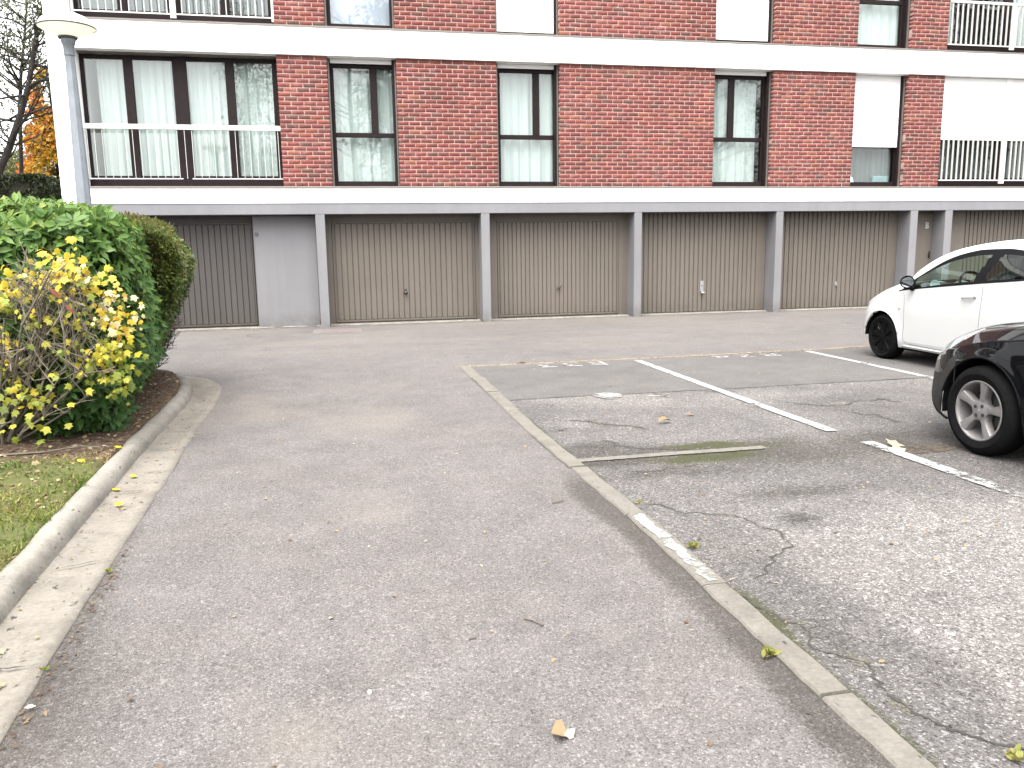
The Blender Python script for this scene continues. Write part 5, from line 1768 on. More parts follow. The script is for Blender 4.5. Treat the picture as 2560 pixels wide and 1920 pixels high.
# dark clipped hedge behind
hd = thing('clipped_hedge', 'dark flat topped clipped hedge behind the green shrub', 'hedge', (-8, 18, 0))
n = 17000
f_ = rng.random(n)
x = rng.uniform(-12, -5.42, n); z = rng.uniform(1.5, 2.96, n); y = np.full(n, 17.5)
tp_ = f_ < .4
z = np.where(tp_, 2.96 - rng.exponential(.02, n), z); y = np.where(tp_, rng.uniform(17.5, 18.6, n), 17.5 + rng.exponential(.06, n))
sd_ = f_ > .85
x = np.where(sd_, -5.42 - rng.exponential(.05, n), x); y = np.where(sd_, rng.uniform(17.5, 18.6, n), y)
z += .06 * (vnoise(x, y, 3, 84) - .5); x -= .15 * np.clip((z - 2.7) / .26, 0, 1) ** 2 * (x > -5.8)
T = frames(np.stack([x, y, z], 1), rng.normal(0, 1, (n, 3)), rng.normal(0, .6, (n, 3)) + [0, -.5, .5], .075 * rng.uniform(.6, 1.3, n))
scatter_mesh('foliage', QUAD, T, M['yew'], hd, None, rng.random(n))
mb = MB(); mb.box(-12, -5.6, 17.62, 18.5, -.05, 2.86); mb.build('light_block_core', M['blockcore'], hd)  # solid box added behind the hedge leaves, lets no light through

# trees that stand behind the camera and show in the window glass
def back_tree(x_, y_, h_, n_leaf, lm, size, lab, nl=60, name='garden_tree', spread=.3):
    tp = [(x_, y_, -.1), (x_ + .1, y_, h_ * .35), (x_ - .1, y_ + .1, h_ * .7), (x_ + .1, y_, h_)]
    lb, tips = limb_set(tp, nl, h_ * spread, .5, 6, h_ * .2)
    lp = None; tt = None
    if n_leaf:
        lp = tips[rng.integers(0, len(tips), n_leaf)] + rng.normal(0, .35, (n_leaf, 3)); tt = rng.random(n_leaf)
    tree(name, lab, 'tree', (x_, y_, 0), tp, .22, lb, lp, QUAD, size, lm, tt)


back_tree(.9, -12, 13.5, 0, None, .1, 'bare branched tree mirrored in the panes above the round knob door', 90)
back_tree(-4.3, -12, 13, 4000, M['birchleaf'], .15, 'leafy tree mirrored in the rightmost pane of the wide window', 60, spread=.17)
back_tree(3.1, -16, 15, 5000, M['yew'], .22, 'dark evergreen mirrored in the narrow pane above the round knob door', 60, spread=.12)
back_tree(21.5, -12, 14, 0, None, .1, 'bare tree mirrored in the window with its narrow pane on the left', 90)
back_tree(25.5, -13, 14, 5000, M['birchleaf'], .16, 'leafy tree mirrored at the right edge of the window with narrow left pane', 60, spread=.16)
back_tree(37.5, -12, 17, 7000, M['yew'], .2, 'dark tree mirrored in the upper right balcony panes', 70, spread=.2)

# ------------------------------------------------------------------ cars
def car_paint(name, col, rough=0.3, coat=0.6, spec=.5):
    t = NT(name)
    n = t.noise(1.5, t.coord(), 3)
    c = t.mix(1.0, col, t.ramp(n, [(.3, .97), (.7, 1.03)]), 'MULTIPLY')
    return t.done(t.bsdf(c, rough, Coat_Weight=coat, Coat_Roughness=.02, Coat_IOR=1.26, Specular_IOR_Level=spec))


M['carwhite'] = car_paint('car_paint_white', (.35, .35, .344), .4, .35)
M['carblack'] = car_paint('car_paint_black', (.002, .002, .0026), .3, 1.0, .02)
M['carglass'] = glass_mat('car_glass', (.72, .85, .79), 1.0)
M['cardarkglass'] = glass_mat('car_dark_glass', (.16, .18, .18), 1.3)
M['trim'] = simple('black_trim_plastic', (.020, .020, .022), .5, .08, 6, k=.25, Specular_IOR_Level=.04)
M['tyre'] = simple('tyre_rubber', (.018, .018, .019), .8, .15, 14, .3, 90, k=.28, Specular_IOR_Level=.03)
M['cabin'] = simple('cabin_plastic', (.035, .037, .038), .7, .1)
M['dashlight'] = simple('dash_silver', (.42, .45, .44), .45, .05)
M['seatcloth'] = simple('seat_cloth', (.05, .052, .055), .95, .1, 20)
M['hubblack'] = simple('black_wheel_cover', (.014, .014, .015), .5, .1, 8, k=.22, Specular_IOR_Level=.04)
M['alloy'] = simple('worn_alloy', (.40, .375, .365), .5, .16, 12, k=.34, Metallic=.4)
M['chrome'] = simple('headlamp_reflector', (.36, .37, .37), .3, .35, 26, k=1.0, Metallic=.1)
M['lens'] = glass_mat('headlamp_lens', (.86, .88, .88), 1.3)
M['mirror'] = simple('mirror_glass', (.8, .84, .86), .02, .01, k=1.0, Metallic=1.0)
M['dusty'] = simple('dusty_black_bumper', (.030, .029, .027), .6, .35, 7, Specular_IOR_Level=.2)
M['disc'] = simple('brake_disc', (.10, .115, .11), .5, .2, Metallic=.5)


class Shell:
    """car body lofted from key curves; y is measured from the front axle (forward +), the left side faces -X"""

    def __init__(s, keys, zsill, arches, skew, xc, y0, y_rear, y_front, dlo, ystep=.03, nA=18, nB=12, nC=6, nD=12):
        s.keys, s.zsill, s.arches, s.skew, s.xc, s.y0, s.dlo = keys, zsill, arches, skew, xc, y0, dlo
        s.ys = np.unique(np.r_[np.arange(y_rear, y_front, ystep), y_front, [d for d in dlo]])
        s.nA, s.nB, s.nC, s.nD = nA, nB, nC, nD
        rows = []
        for y in s.ys: rows.append(s.section(y))
        s.G = np.array(rows)                            # (ns, nr, 3) local lx, y, z

    def k(s, name, y):
        t = s.keys[name]
        a = np.array(t)
        return pchip(np.array([y]), a[:, 0], a[:, 1])[0], pchip(np.array([y]), a[:, 0], a[:, 2])[0]

    def zlow(s, y):
        z = float(pchip(np.array([y]), [a[0] for a in s.zsill], [a[1] for a in s.zsill])[0])
        for yc, zc, R in s.arches:
            if abs(y - yc) < R: z = max(z, zc + math.sqrt(R * R - (y - yc) ** 2))
        return z

    def side(s, y, z):
        p = [s.k(n, y) for n in ('k0', 'k1', 'k2', 'k3')]
        zz = np.array([q[1] for q in p]); xx = np.array([q[0] for q in p])
        zz = np.maximum.accumulate(zz + np.arange(4) * 1e-4)
        lx = pchip(np.atleast_1d(z), zz, xx)
        for yc, zc, R in s.arches:                       # flared lip round the wheel arch
            d = math.hypot(y - yc, 0)
            rr = np.sqrt((y - yc) ** 2 + (np.atleast_1d(z) - zc) ** 2)
            lx = lx + .016 * np.exp(-((rr - R) / .045) ** 2)
        return lx

    def sk(s, y, lx):
        a = np.array(s.skew)
        e = pchip(np.array([y]), a[:, 0], a[:, 1])[0]
        return e * (1 - np.clip(lx / .85, 0, 1) ** 2)

    def section(s, y):
        x3, z3 = s.k('k3', y); x4, z4 = s.k('k4', y); x5, z5 = s.k('k5', y); _, z6 = s.k('k6', y)
        zl = min(s.zlow(y), z3 - .03)
        za = np.linspace(zl, z3, s.nA + 1)
        A = np.stack([s.side(y, za), za], 1)
        x3 = A[-1, 0]
        t = np.linspace(0, 1, s.nB + 1)[1:]
        inside = s.dlo[0] <= -y <= s.dlo[1] if False else (min(s.dlo) <= y <= max(s.dlo))
        bul = .014 if inside else .0
        B = np.stack([x3 + (x4 - x3) * t + bul * np.sin(math.pi * t), z3 + (z4 - z3) * t], 1)
        # smooth crown from k4 over k5 to the centre
        m4 = np.array([(x5 - x4), (z5 - z4)]) * 1.0
        if not inside: m4 = np.array([(x5 - x3) * .5, (z5 - z3) * .5])
        P4, P5, P6 = np.array([x4, z4]), np.array([x5, z5]), np.array([0, z6])
        m5 = (P6 - P4) * np.array([.5, .5]); m5[1] = min(m5[1], 2.2 * (z6 - z5) + .001) if z6 > z5 else m5[1]
        h = lambda t, a, b, ma, mb_: ((2 * t ** 3 - 3 * t ** 2 + 1)[:, None] * a + (t ** 3 - 2 * t ** 2 + t)[:, None] * ma + (-2 * t ** 3 + 3 * t ** 2)[:, None] * b + (t ** 3 - t ** 2)[:, None] * mb_)
        tc = np.linspace(0, 1, s.nC + 1)[1:]
        Cc = h(tc, P4, P5, m4, m5 * np.linalg.norm(P5 - P4) / max(np.linalg.norm(P6 - P4), .1))
        td = np.linspace(0, 1, s.nD + 1)[1:]
        m6 = np.array([-x5, 0.0])
        Dd = h(td, P5, P6, m5 * .9, m6)
        S = np.concatenate([A, B, Cc, Dd])
        out = np.zeros((len(S), 3))
        out[:, 0] = S[:, 0]; out[:, 2] = S[:, 1]
        out[:, 1] = y + np.array([s.sk(y, v) for v in S[:, 0]])
        return out

    def w(s, P, side=-1):
        P = np.asarray(P, float)
        return np.stack([s.xc + side * P[..., 0], s.y0 + P[..., 1], P[..., 2]], -1)

    def pt(s, y, z, off=0.0, side=-1):
        lx = float(s.side(y, z)[0]) + off
        return (s.xc + side * lx, s.y0 + y + float(s.sk(y, lx)), z)

    def cells(s, fn, name, mat, parent, both=True, off=0.0, smooth=True, sides=None):
        """faces of the loft for which fn(y_mid, row) is true, as one mesh"""
        ns, nr = s.G.shape[:2]
        V, F = [], []
        for side in (sides or ((-1, 1) if both else (-1,))):
            g = s.G.copy(); g[..., 0] += off
            V0 = s.w(g, side).reshape(-1, 3)
            b = sum(len(q) for q in V)
            V.append(V0)
            for i in range(ns - 1):
                ym = .5 * (s.ys[i] + s.ys[i + 1])
                for r in range(nr - 1):
                    if fn(ym, r):
                        q = (i * nr + r, (i + 1) * nr + r, (i + 1) * nr + r + 1, i * nr + r + 1)
                        F.append(tuple(b + x for x in (q if side < 0 else q[::-1])))
        V = np.concatenate(V)
        used = np.unique(np.array(F).reshape(-1))
        remap = -np.ones(len(V), int); remap[used] = np.arange(len(used))
        mb = MB(); mb.add(V[used].tolist(), [tuple(int(remap[x]) for x in f) for f in F])
        o = mb.build(name, mat, parent, smooth=smooth)
        # join the two halves along the centre line
        import bmesh
        bm = bmesh.new(); bm.from_mesh(o.data); bmesh.ops.remove_doubles(bm, verts=bm.verts, dist=.0012); bm.to_mesh(o.data); bm.free()
        return o

    def pair(s, fn, name, mat, parent, off=0.0):
        """one object on each side of the car"""
        for side in (-1, 1): s.cells(fn, name, mat, parent, off=off, sides=(side,))

    def strip(s, pts, wid, name, mat, parent, off=.002, side=-1):
        """thin line lying on the side of the body; pts are (y, z)"""
        p = smooth_path(pts, .03) if len(pts) > 2 else np.array(pts, float)
        mb = MB(); mb.tube([s.pt(a, b, off, side) for a, b in p], wid / 2, 5)
        return mb.build(name, mat, parent)


def tyre(mb, x_out, y, z, R, Rr, wid):
    """x_out: outer face x (towards -X)"""
    prof = [(Rr, .012), (Rr + .012, .004), (Rr + (R - Rr) * .45, -.006), (R - .025, .006), (R - .006, .03), (R, .06), (R, wid - .06), (R - .006, wid - .03), (R - .03, wid), (Rr, wid - .02)]
    mb.lathe([(r, h) for r, h in prof], (x_out, y, z), 'x', 48, caps=False)


def wheel(name, parent, x_out, y, z, R, Rr, wid, kind, flip=False):
    mb = MB()
    sgn = -1 if flip else 1
    tyre(mb, 0, 0, 0, R, Rr, wid)
    # tread grooves
    place = lambda m_: [(x_out + sgn * a, y + b, z + c) for a, b, c in m_]
    mb.v = place(mb.v)
    w = mb.build(name, M['tyre'], parent, smooth='angle')
    def sub(nm, m_, mat, sm='angle'):
        m_.v = place(m_.v); return m_.build(nm, mat, w, smooth=sm)
    m = MB(); m.lathe([(Rr + .004, .012), (Rr - .002, .006), (Rr - .012, .010), (Rr - .018, .03), (Rr - .03, .10), (Rr - .04, wid - .03)], (0, 0, 0), 'x', 48, caps=False)
    sub('rim', m, M['alloy'] if kind == 'alloy' else M['hubblack'], True)
    m = MB(); m.lathe([(0, .095), (.13, .095), (.135, .10), (.135, .115), (0, .116)], (0, 0, 0), 'x', 32); sub('brake_disc', m, M['disc'])
    m = MB(); m.lathe([(0, .14), (Rr - .02, .14), (Rr - .02, .15), (0, .15)], (0, 0, 0), 'x', 32); sub('wheel_back', m, M['trim'])
    if kind == 'alloy':
        ns, ph = 5, math.radians(96)
        wf = lambda r: .022 + .026 * max(0, (r - .05) / (Rr - .05)) ** 1.9 + .022 * max(0, (.085 - r) / .035)
        rs = np.linspace(.045, Rr - .008, 9)
        for k in range(ns):
            a = ph + k * 2 * math.pi / ns
            m = MB()
            ca, sa = math.cos(a), math.sin(a)
            v = []
            for r in rs:
                dish = .012 + .020 * (1 - r / Rr)
                ww = wf(r)
                for u, hx in ((-1, .012), (-.8, 0), (0, -.0045), (.8, 0), (1, .012), (1, .05), (-1, .05)):
                    t_ = u * ww + .010 * math.sin((r - .05) / (Rr - .05) * 2.2)
                    v.append((dish + hx, r * ca - t_ * sa, r * sa + t_ * ca))
            f = []
            for i in range(len(rs) - 1):
                for q in range(7):
                    q2 = (q + 1) % 7
                    f.append((i * 7 + q, i * 7 + q2, (i + 1) * 7 + q2, (i + 1) * 7 + q))
            m.add(v, f)
            sub('spoke', m, M['alloy'])
        m = MB(); m.lathe([(0, .018), (.05, .019), (.066, .024), (.07, .06)], (0, 0, 0), 'x', 28); sub('hub', m, M['alloy'])
        for k in range(4):
            a = math.radians(35) + k * math.pi / 2
            m = MB(); m.lathe([(0, .0165), (.0125, .0165), (.0125, .021)], (0, .042 * math.cos(a), .042 * math.sin(a)), 'x', 14); sub('lug_hole', m, M['dark'])
        m = MB(); m.prism([(-.008, 0), (0, .015), (.008, 0), (0, -.015)], lambda u, v_, t: (.018 - t, u, v_), 0, .003); m.prism([(-.0035, 0), (0, .007), (.0035, 0), (0, -.007)], lambda u, v_, t: (.0145 - t, u, v_), 0, .0015); sub('emblem', m, M['steel'])
    else:
        ns = 8
        rs = np.linspace(.045, Rr - .012, 7)
        for k in range(ns):
            a = math.radians(100) + k * 2 * math.pi / ns
            ca, sa = math.cos(a), math.sin(a)
            m = MB(); v = []
            for r in rs:
                ww = .014 + .020 * (r / Rr)
                dish = .008 + .016 * (1 - r / Rr)
                for u, hx in ((-1, .010), (-.75, 0), (.75, 0), (1, .010), (1, .03), (-1, .03)):
                    v.append((dish + hx, r * ca - u * ww * sa, r * sa + u * ww * ca))
            f = []
            for i in range(len(rs) - 1):
                for q in range(6):
                    q2 = (q + 1) % 6
                    f.append((i * 6 + q, i * 6 + q2, (i + 1) * 6 + q2, (i + 1) * 6 + q))
            m.add(v, f); sub('cover_blade', m, M['hubblack'])
        m = MB(); m.lathe([(0, .016), (.04, .017), (.052, .022), (.056, .045)], (0, 0, 0), 'x', 24); sub('hub_cap', m, M['hubblack'])
        m = MB(); m.lathe([(.05, .034), (Rr - .01, .028), (Rr - .01, .04), (.05, .05)], (0, 0, 0), 'x', 32, caps=False); sub('cover_plate', m, M['tyre'])
        a = math.radians(55)
        m = MB()
        for q in range(4):
            r = .105 + q * .011
            m.add([(.011, r * math.cos(a) - s_ * .006 * math.sin(a), r * math.sin(a) + s_ * .006 * math.cos(a)) for s_ in (-1, 1)] + [(.011, (r + .006) * math.cos(a) - s_ * .006 * math.sin(a), (r + .006) * math.sin(a) + s_ * .006 * math.cos(a)) for s_ in (1, -1)], [(0, 1, 2, 3)])
        sub('maker_text', m, M['steel'], False)
    return w


def cabin(sh, parent, yd, ys_, zfloor, zbelt, half, wheel_y, dash_z):
    """dashboard, steering wheel, seats and dark tub, all inside the body"""
    X = lambda lx: sh.xc + lx
    Y = lambda y: sh.y0 + y
    mb = MB(); mb.box(X(-half), X(half), Y(ys_ - 1.1), Y(yd + .02), zfloor - .05, zfloor); mb.build('cabin_floor', M['cabin'], parent)
    mb = MB()
    prof = [(yd + .05, zfloor), (yd + .05, dash_z - .02), (yd - .02, dash_z + .02), (yd - .25, dash_z + .03), (yd - .36, dash_z - .03), (yd - .38, dash_z - .12), (yd - .30, zfloor + .25), (yd - .30, zfloor)]
    mb.prism(prof, lambda u, v, t: (X(t), Y(u), v), -half, half)
    mb.build('dashboard', M['cabin'], parent, smooth='angle')
    return mb


# ---- white small car
white = thing('white_car', 'small white three door hatchback with black wheel covers', 'car', (7.47, 7.95, 0))
K = {
    'k0': [(.42, .68, .24), (.30, .76, .20), (0, .80, .19), (-.40, .79, .185), (-1.2, .80, .185), (-1.9, .79, .19), (-2.3, .79, .20), (-2.6, .76, .24), (-2.92, .66, .30)],
    'k1': [(.42, .70, .34), (.30, .785, .32), (0, .815, .31), (-.40, .815, .275), (-1.2, .82, .275), (-1.9, .815, .28), (-2.3, .81, .3), (-2.6, .78, .34), (-2.92, .68, .38)],
    'k2': [(.42, .69, .54), (.30, .775, .57), (.10, .815, .60), (-.27, .822, .60), (-1.2, .825, .62), (-1.9, .83, .64), (-2.3, .825, .66), (-2.6, .79, .68), (-2.92, .70, .68)],
    'k3': [(.42, .62, .655), (.36, .68, .70), (.25, .72, .755), (.10, .755, .805), (-.10, .775, .85), (-.27, .785, .873), (-.63, .795, .915), (-1.58, .80, 1.012), (-2.13, .79, 1.062), (-2.55, .75, 1.12), (-2.75, .70, 1.1), (-2.92, .64, .98)],
    'k4': [(.42, .52, .69), (.36, .58, .735), (.25, .63, .795), (.10, .67, .855), (-.10, .70, .90), (-.27, .768, .888), (-.45, .745, 1.0), (-.66, .715, 1.12), (-.92, .675, 1.255), (-1.15, .645, 1.33), (-1.41, .625, 1.372), (-1.7, .615, 1.378), (-2.0, .615, 1.345), (-2.3, .62, 1.265), (-2.55, .66, 1.14), (-2.75, .62, 1.13), (-2.92, .58, 1.02)],
    'k5': [(.42, .34, .72), (.36, .40, .77), (.25, .44, .835), (.10, .48, .90), (-.10, .54, .945), (-.27, .70, .945), (-.49, .665, 1.13), (-.78, .615, 1.295), (-1.10, .575, 1.395), (-1.5, .545, 1.445), (-2.0, .54, 1.435), (-2.4, .54, 1.365), (-2.7, .53, 1.20), (-2.92, .45, 1.06)],
    'k6': [(.42, 0, .735), (.36, 0, .785), (.25, 0, .855), (.10, 0, .925), (-.10, 0, .97), (-.27, 0, .99), (-.49, 0, 1.175), (-.78, 0, 1.335), (-1.1, 0, 1.43), (-1.5, 0, 1.482), (-2.0, 0, 1.475), (-2.4, 0, 1.415), (-2.7, 0, 1.27), (-2.92, 0, 1.08)],
}
shw = Shell(K, [(.42, .25), (.30, .20), (-.4, .19), (-1.9, .19), (-2.5, .22), (-2.92, .3)], [(0, .285, .335), (-2.30, .285, .335)],
            [(.42, .28), (.30, .25), (.10, .20), (-.27, .15), (-.8, .08), (-1.5, .0), (-2.3, -.03), (-2.92, -.12)], 7.47, 9.06, -2.92, .42, (-.27, -2.55))
nA, nB, nC, nD = shw.nA, shw.nB, shw.nC, shw.nD
glass_rows = lambda r: nA <= r < nA + nB
in_dlo = lambda y: -2.55 < y < -.27
ws = lambda y, r: r >= nA + nB + nC and (-.92 < y < -.27)
rw = lambda y, r: r >= nA + nB + nC + 3 and (-2.72 < y < -2.42)
door_y = lambda y: -1.60 < y < -.39
shw.cells(lambda y, r: not (in_dlo(y) and glass_rows(r)) and not ws(y, r) and not rw(y, r) and not (door_y(y) and 2 <= r < nA), 'body', M['carwhite'], white)
shw.cells(lambda y, r: door_y(y) and 2 <= r < nA, 'door', M['carwhite'], white, both=False)
sh2 = shw
# right door (mirror side) as its own mesh
def mirror_cells(sh, fn, name, mat, parent):
    ns, nr = sh.G.shape[:2]
    V = sh.w(sh.G, 1).reshape(-1, 3); F = []
    for i in range(ns - 1):
        ym = .5 * (sh.ys[i] + sh.ys[i + 1])
        for r in range(nr - 1):
            if fn(ym, r): F.append((i * nr + r, i * nr + r + 1, (i + 1) * nr + r + 1, (i + 1) * nr + r))
    used = np.unique(np.array(F).reshape(-1)); rm = -np.ones(len(V), int); rm[used] = np.arange(len(used))
    mb = MB(); mb.add(V[used].tolist(), [tuple(int(rm[x]) for x in f) for f in F])
    return mb.build(name, mat, parent, smooth=True)


mirror_cells(shw, lambda y, r: door_y(y) and 2 <= r < nA, 'door', M['carwhite'], white)
edge_r_ = lambda r: r in (nA, nA + nB - 1, nA + nB - 2)
bpil = lambda y, r: abs(y - (-1.50 - .012 * (r - nA))) < .075
tri = lambda y: y > -.56
is_trim = lambda y, r: in_dlo(y) and glass_rows(r) and (edge_r_(r) or bpil(y, r) or tri(y) or y < -2.47)
shw.pair(is_trim, 'window_trim', M['trim'], white, off=.001)
shw.pair(lambda y, r: in_dlo(y) and glass_rows(r) and not is_trim(y, r) and y > -1.5 - .012 * (r - nA), 'side_window', M['carglass'], white)
shw.pair(lambda y, r: in_dlo(y) and glass_rows(r) and not is_trim(y, r) and y < -1.5 - .012 * (r - nA), 'quarter_window', M['cardarkglass'], white)
shw.cells(ws, 'windscreen', M['carglass'], white)
shw.cells(rw, 'rear_window', M['cardarkglass'], white)
M['seam'] = simple('panel_gap', (.10, .10, .10), .8, .05)
sm = lambda pts, wdt=.006: shw.strip(pts, wdt, 'panel_gap', M['seam'], white, -.0008)
sm([(-.36, .865), (-.385, .80), (-.415, .62), (-.425, .45), (-.405, .32), (-.43, .262), (-.50, .246)])
sm([(-.50, .246), (-1.0, .238), (-1.50, .238), (-1.57, .26)])
sm([(-1.57, .26), (-1.595, .45), (-1.61, .70), (-1.605, .90), (-1.60, 1.0)])
sm([(-.03, .655), (-.08, .835)], .004) if False else None
for sx in (-1, 1):
    mb = MB()
    th = np.linspace(math.radians(14), math.radians(166), 26)
    mb.tube([shw.pt(.336 * math.cos(a), .285 + .336 * math.sin(a), -.004, sx) for a in th], .009, 6)
    mb.build('arch_lip', M['carwhite'], white, smooth=True)
# hood gap and headlamp
mb = MB(); mb.tube([tuple(shw.w(shw.G[i, nA + nB - 2])) for i in range(len(shw.ys)) if -.22 < shw.ys[i] < .40], .0035, 5); mb.build('panel_gap', M['seam'], white)
shw.pair(lambda y, r: .20 < y < .41 and nA - 2 <= r < nA + nB - 3, 'headlamp', M['chrome'], white, off=.004)
# mirror, handle, indicator, antenna
mb = MB()
cx_, cy_, cz_ = 7.47 - .905, 9.06 - .545, .995
prof = []
for i in range(9):
    a = math.pi * i / 16
    prof.append((math.sin(a), math.cos(a)))
vv, ff = [], []
nseg = 20
for i, (sr, hc) in enumerate(prof):
    for k in range(nseg):
        q = 2 * math.pi * k / nseg
        vv.append((cx_ + .095 * sr * math.cos(q) * (1 if math.cos(q) > 0 else .92), cy_ + .075 * hc, cz_ + .078 * sr * math.sin(q)))
for i in range(len(prof) - 1):
    for k in range(nseg):
        k2 = (k + 1) % nseg
        ff.append((i * nseg + k, i * nseg + k2, (i + 1) * nseg + k2, (i + 1) * nseg + k))
mb.add(vv, ff)
mb.tube([(cx_ + .05, cy_ + .02, cz_ - .05), (7.47 - .80, cy_ + .04, cz_ - .085)], [.035, .03], 8)
mir = mb.build('side_mirror', M['trim'], white, smooth=True)
mb = MB(); mb.prism([(.078 * math.cos(2 * math.pi * k / 20), .062 * math.sin(2 * math.pi * k / 20)) for k in range(20)], lambda u, v_, t: (cx_ - .004 + u, cy_ - .001 - t - .12 * u, cz_ + v_), -.004, .004); mb.build('mirror_glass', M['mirror'], mir)
hp = [shw.pt(y, .853 + .018 * (i / 5), .028 if 0 < i < 5 else .006) for i, y in enumerate(np.linspace(-1.32, -1.53, 6))]
mb = MB(); mb.tube(hp, [.008, .013, .014, .014, .013, .012], 8); mb.build('door_handle', M['carwhite'], white, smooth=True)
mb = MB(); c_ = shw.pt(-1.525, .872, .021); mb.tube([c_, (c_[0] - .006, c_[1], c_[2])], .007, 8); mb.build('keyhole', M['dark'], white)
c_ = shw.pt(-.325, .665, .002); mb = MB(); mb.lathe([(0, -.008), (.014, -.004), (.016, .004)], c_, 'x', 14); mb.build('side_indicator', M['steel'], white, smooth=True)
mb = MB(); mb.tube([(7.47 - .05, 9.06 - 1.95, 1.47), (7.47 - .05, 9.06 - 2.12, 1.56), (7.47 - .05, 9.06 - 2.2, 1.60)], [.006, .004, .003], 5); mb.build('antenna', M['trim'], white)
# side crease highlight line low on the door: sill step
mb = MB(); mb.tube([shw.pt(y, .215, .002) for y in np.linspace(-.40, -1.92, 20)], .012, 6); mb.build('sill_moulding', M['carwhite'], white, smooth=True)
# underbody and wheel wells
mb = MB(); mb.box(7.47 - .60, 7.47 + .60, 6.3, 9.55, .16, .55); mb.box(7.47 - .76, 7.47 + .76, 7.12, 8.68, .16, .24); mb.build('underbody', M['trim'], white)
for sx in (-1, 1):
    for yc in (9.06, 6.76):
        mb = MB()
        th = np.linspace(0, math.pi, 13)
        v = [(7.47 + sx * a, yc + .332 * math.cos(t_), .285 + .332 * math.sin(t_)) for t_ in th for a in (.812, .55)]
        mb.add(v, [(2 * i, 2 * i + 2, 2 * i + 3, 2 * i + 1) for i in range(12)])
        mb.build('wheel_arch_liner', M['trim'], white)
for yc in (9.06, 6.76):
    wheel('wheel', white, 7.47 - .815, yc, .287, .287, .205, .19, 'cover')
    wheel('wheel', white, 7.47 + .815, yc, .287, .287, .205, .19, 'cover', True)
# cabin
cabin(shw, white, -.24, -1.6, .32, .95, .70, -.75, .93)
mb = MB(); mb.prism([(-.34, .94), (-.60, .965), (-.66, .94), (-.63, .80), (-.34, .80)], lambda u, v_, t: (7.47 + t, 9.06 + u, v_), -.62, -.18)
mb.build('instrument_hood', M['cabin'], white, smooth='angle')
mb = MB(); mb.prism([(-.50, .97), (-.56, 1.0), (-.68, .99), (-.67, .90), (-.52, .88)], lambda u, v_, t: (7.47 + t, 9.06 + u, v_), -.53, -.49); mb.prism([(-.50, .97), (-.56, 1.0), (-.68, .99), (-.67, .90), (-.52, .88)], lambda u, v_, t: (7.47 + t, 9.06 + u, v_), -.23, -.19); mb.build('dash_silver_trim', M['dashlight'], white)
c_ = Vector((7.47 - .36, 9.06 - .98, .95)); nrm = Vector((0, -.85, .5)).normalized(); e1 = Vector((1, 0, 0)); e2 = nrm.cross(e1)
mb = MB(); mb.tube([c_ + (e1 * math.cos(q) + e2 * math.sin(q)) * .185 for q in np.linspace(0, 2 * math.pi, 33)], .016, 8, caps=False)
mb.tube([c_ + nrm * -.06, c_ + nrm * .01], [.05, .07], 12)
for q in (math.radians(0), math.radians(180), math.radians(250), math.radians(290)): mb.tube([c_ + (e1 * math.cos(q) + e2 * math.sin(q)) * .06, c_ + (e1 * math.cos(q) + e2 * math.sin(q)) * .18], [.022, .014], 6)
mb.tube([c_, (7.47 - .36, 9.06 - .62, .80)], .035, 8)
mb.build('steering_wheel', M['cabin'], white, smooth=True)
mb = MB(); q_ = Vector((7.47 - .655, 9.06 - .70, .965))
dirv = Vector((-.55, -.8, .15)).normalized(); a1 = dirv.orthogonal().normalized(); a2 = dirv.cross(a1)
mb.tube([q_ + (a1 * math.cos(t_) + a2 * math.sin(t_)) * .043 for t_ in np.linspace(0, 2 * math.pi, 21)], .009, 6, caps=False)
mb.tube([q_ - dirv * .05, q_ - dirv * .004], .042, 16)
mb.build('air_vent', simple('pale_blue_vent', (.55, .66, .70), .4), white, smooth='angle')
for sx in (-.36, .36):
    mb = MB()
    mb.prism([(-1.05, .45), (-1.1, .58), (-1.5, .52), (-1.58, .44)], lambda u, v_, t: (7.47 + t, 9.06 + u, v_), sx - .24, sx + .24)
    mb.prism([(-1.48, .50), (-1.62, .50), (-1.80, 1.02), (-1.76, 1.08), (-1.68, 1.06)], lambda u, v_, t: (7.47 + t, 9.06 + u, v_), sx - .23, sx + .23)
    mb.prism([(-1.72, 1.10), (-1.80, 1.10), (-1.86, 1.27), (-1.80, 1.30), (-1.75, 1.27)], lambda u, v_, t: (7.47 + t, 9.06 + u, v_), sx - .13, sx + .13)
    mb.build('front_seat', M['seatcloth'], white, smooth='angle')
mb = MB(); mb.prism([(-2.35, .5), (-2.45, .5), (-2.62, 1.05), (-2.56, 1.1)], lambda u, v_, t: (7.47 + t, 9.06 + u, v_), -.6, .6); mb.prism([(-2.5, 1.08), (-2.56, 1.08), (-2.6, 1.2), (-2.54, 1.2)], lambda u, v_, t: (7.47 + t, 9.06 + u, v_), -.48, -.2); mb.build('rear_seat', M['seatcloth'], white, smooth='angle')
mb = MB(); mb.cbox(7.47 - .14, 7.47 + .12, 9.06 - 1.06, 9.06 - 1.01, 1.26, 1.335, .01); mb.tube([(7.47, 9.06 - 1.0, 1.33), (7.47, 9.06 - .96, 1.39)], .01, 6); mb.build('rear_view_mirror', M['trim'], white)

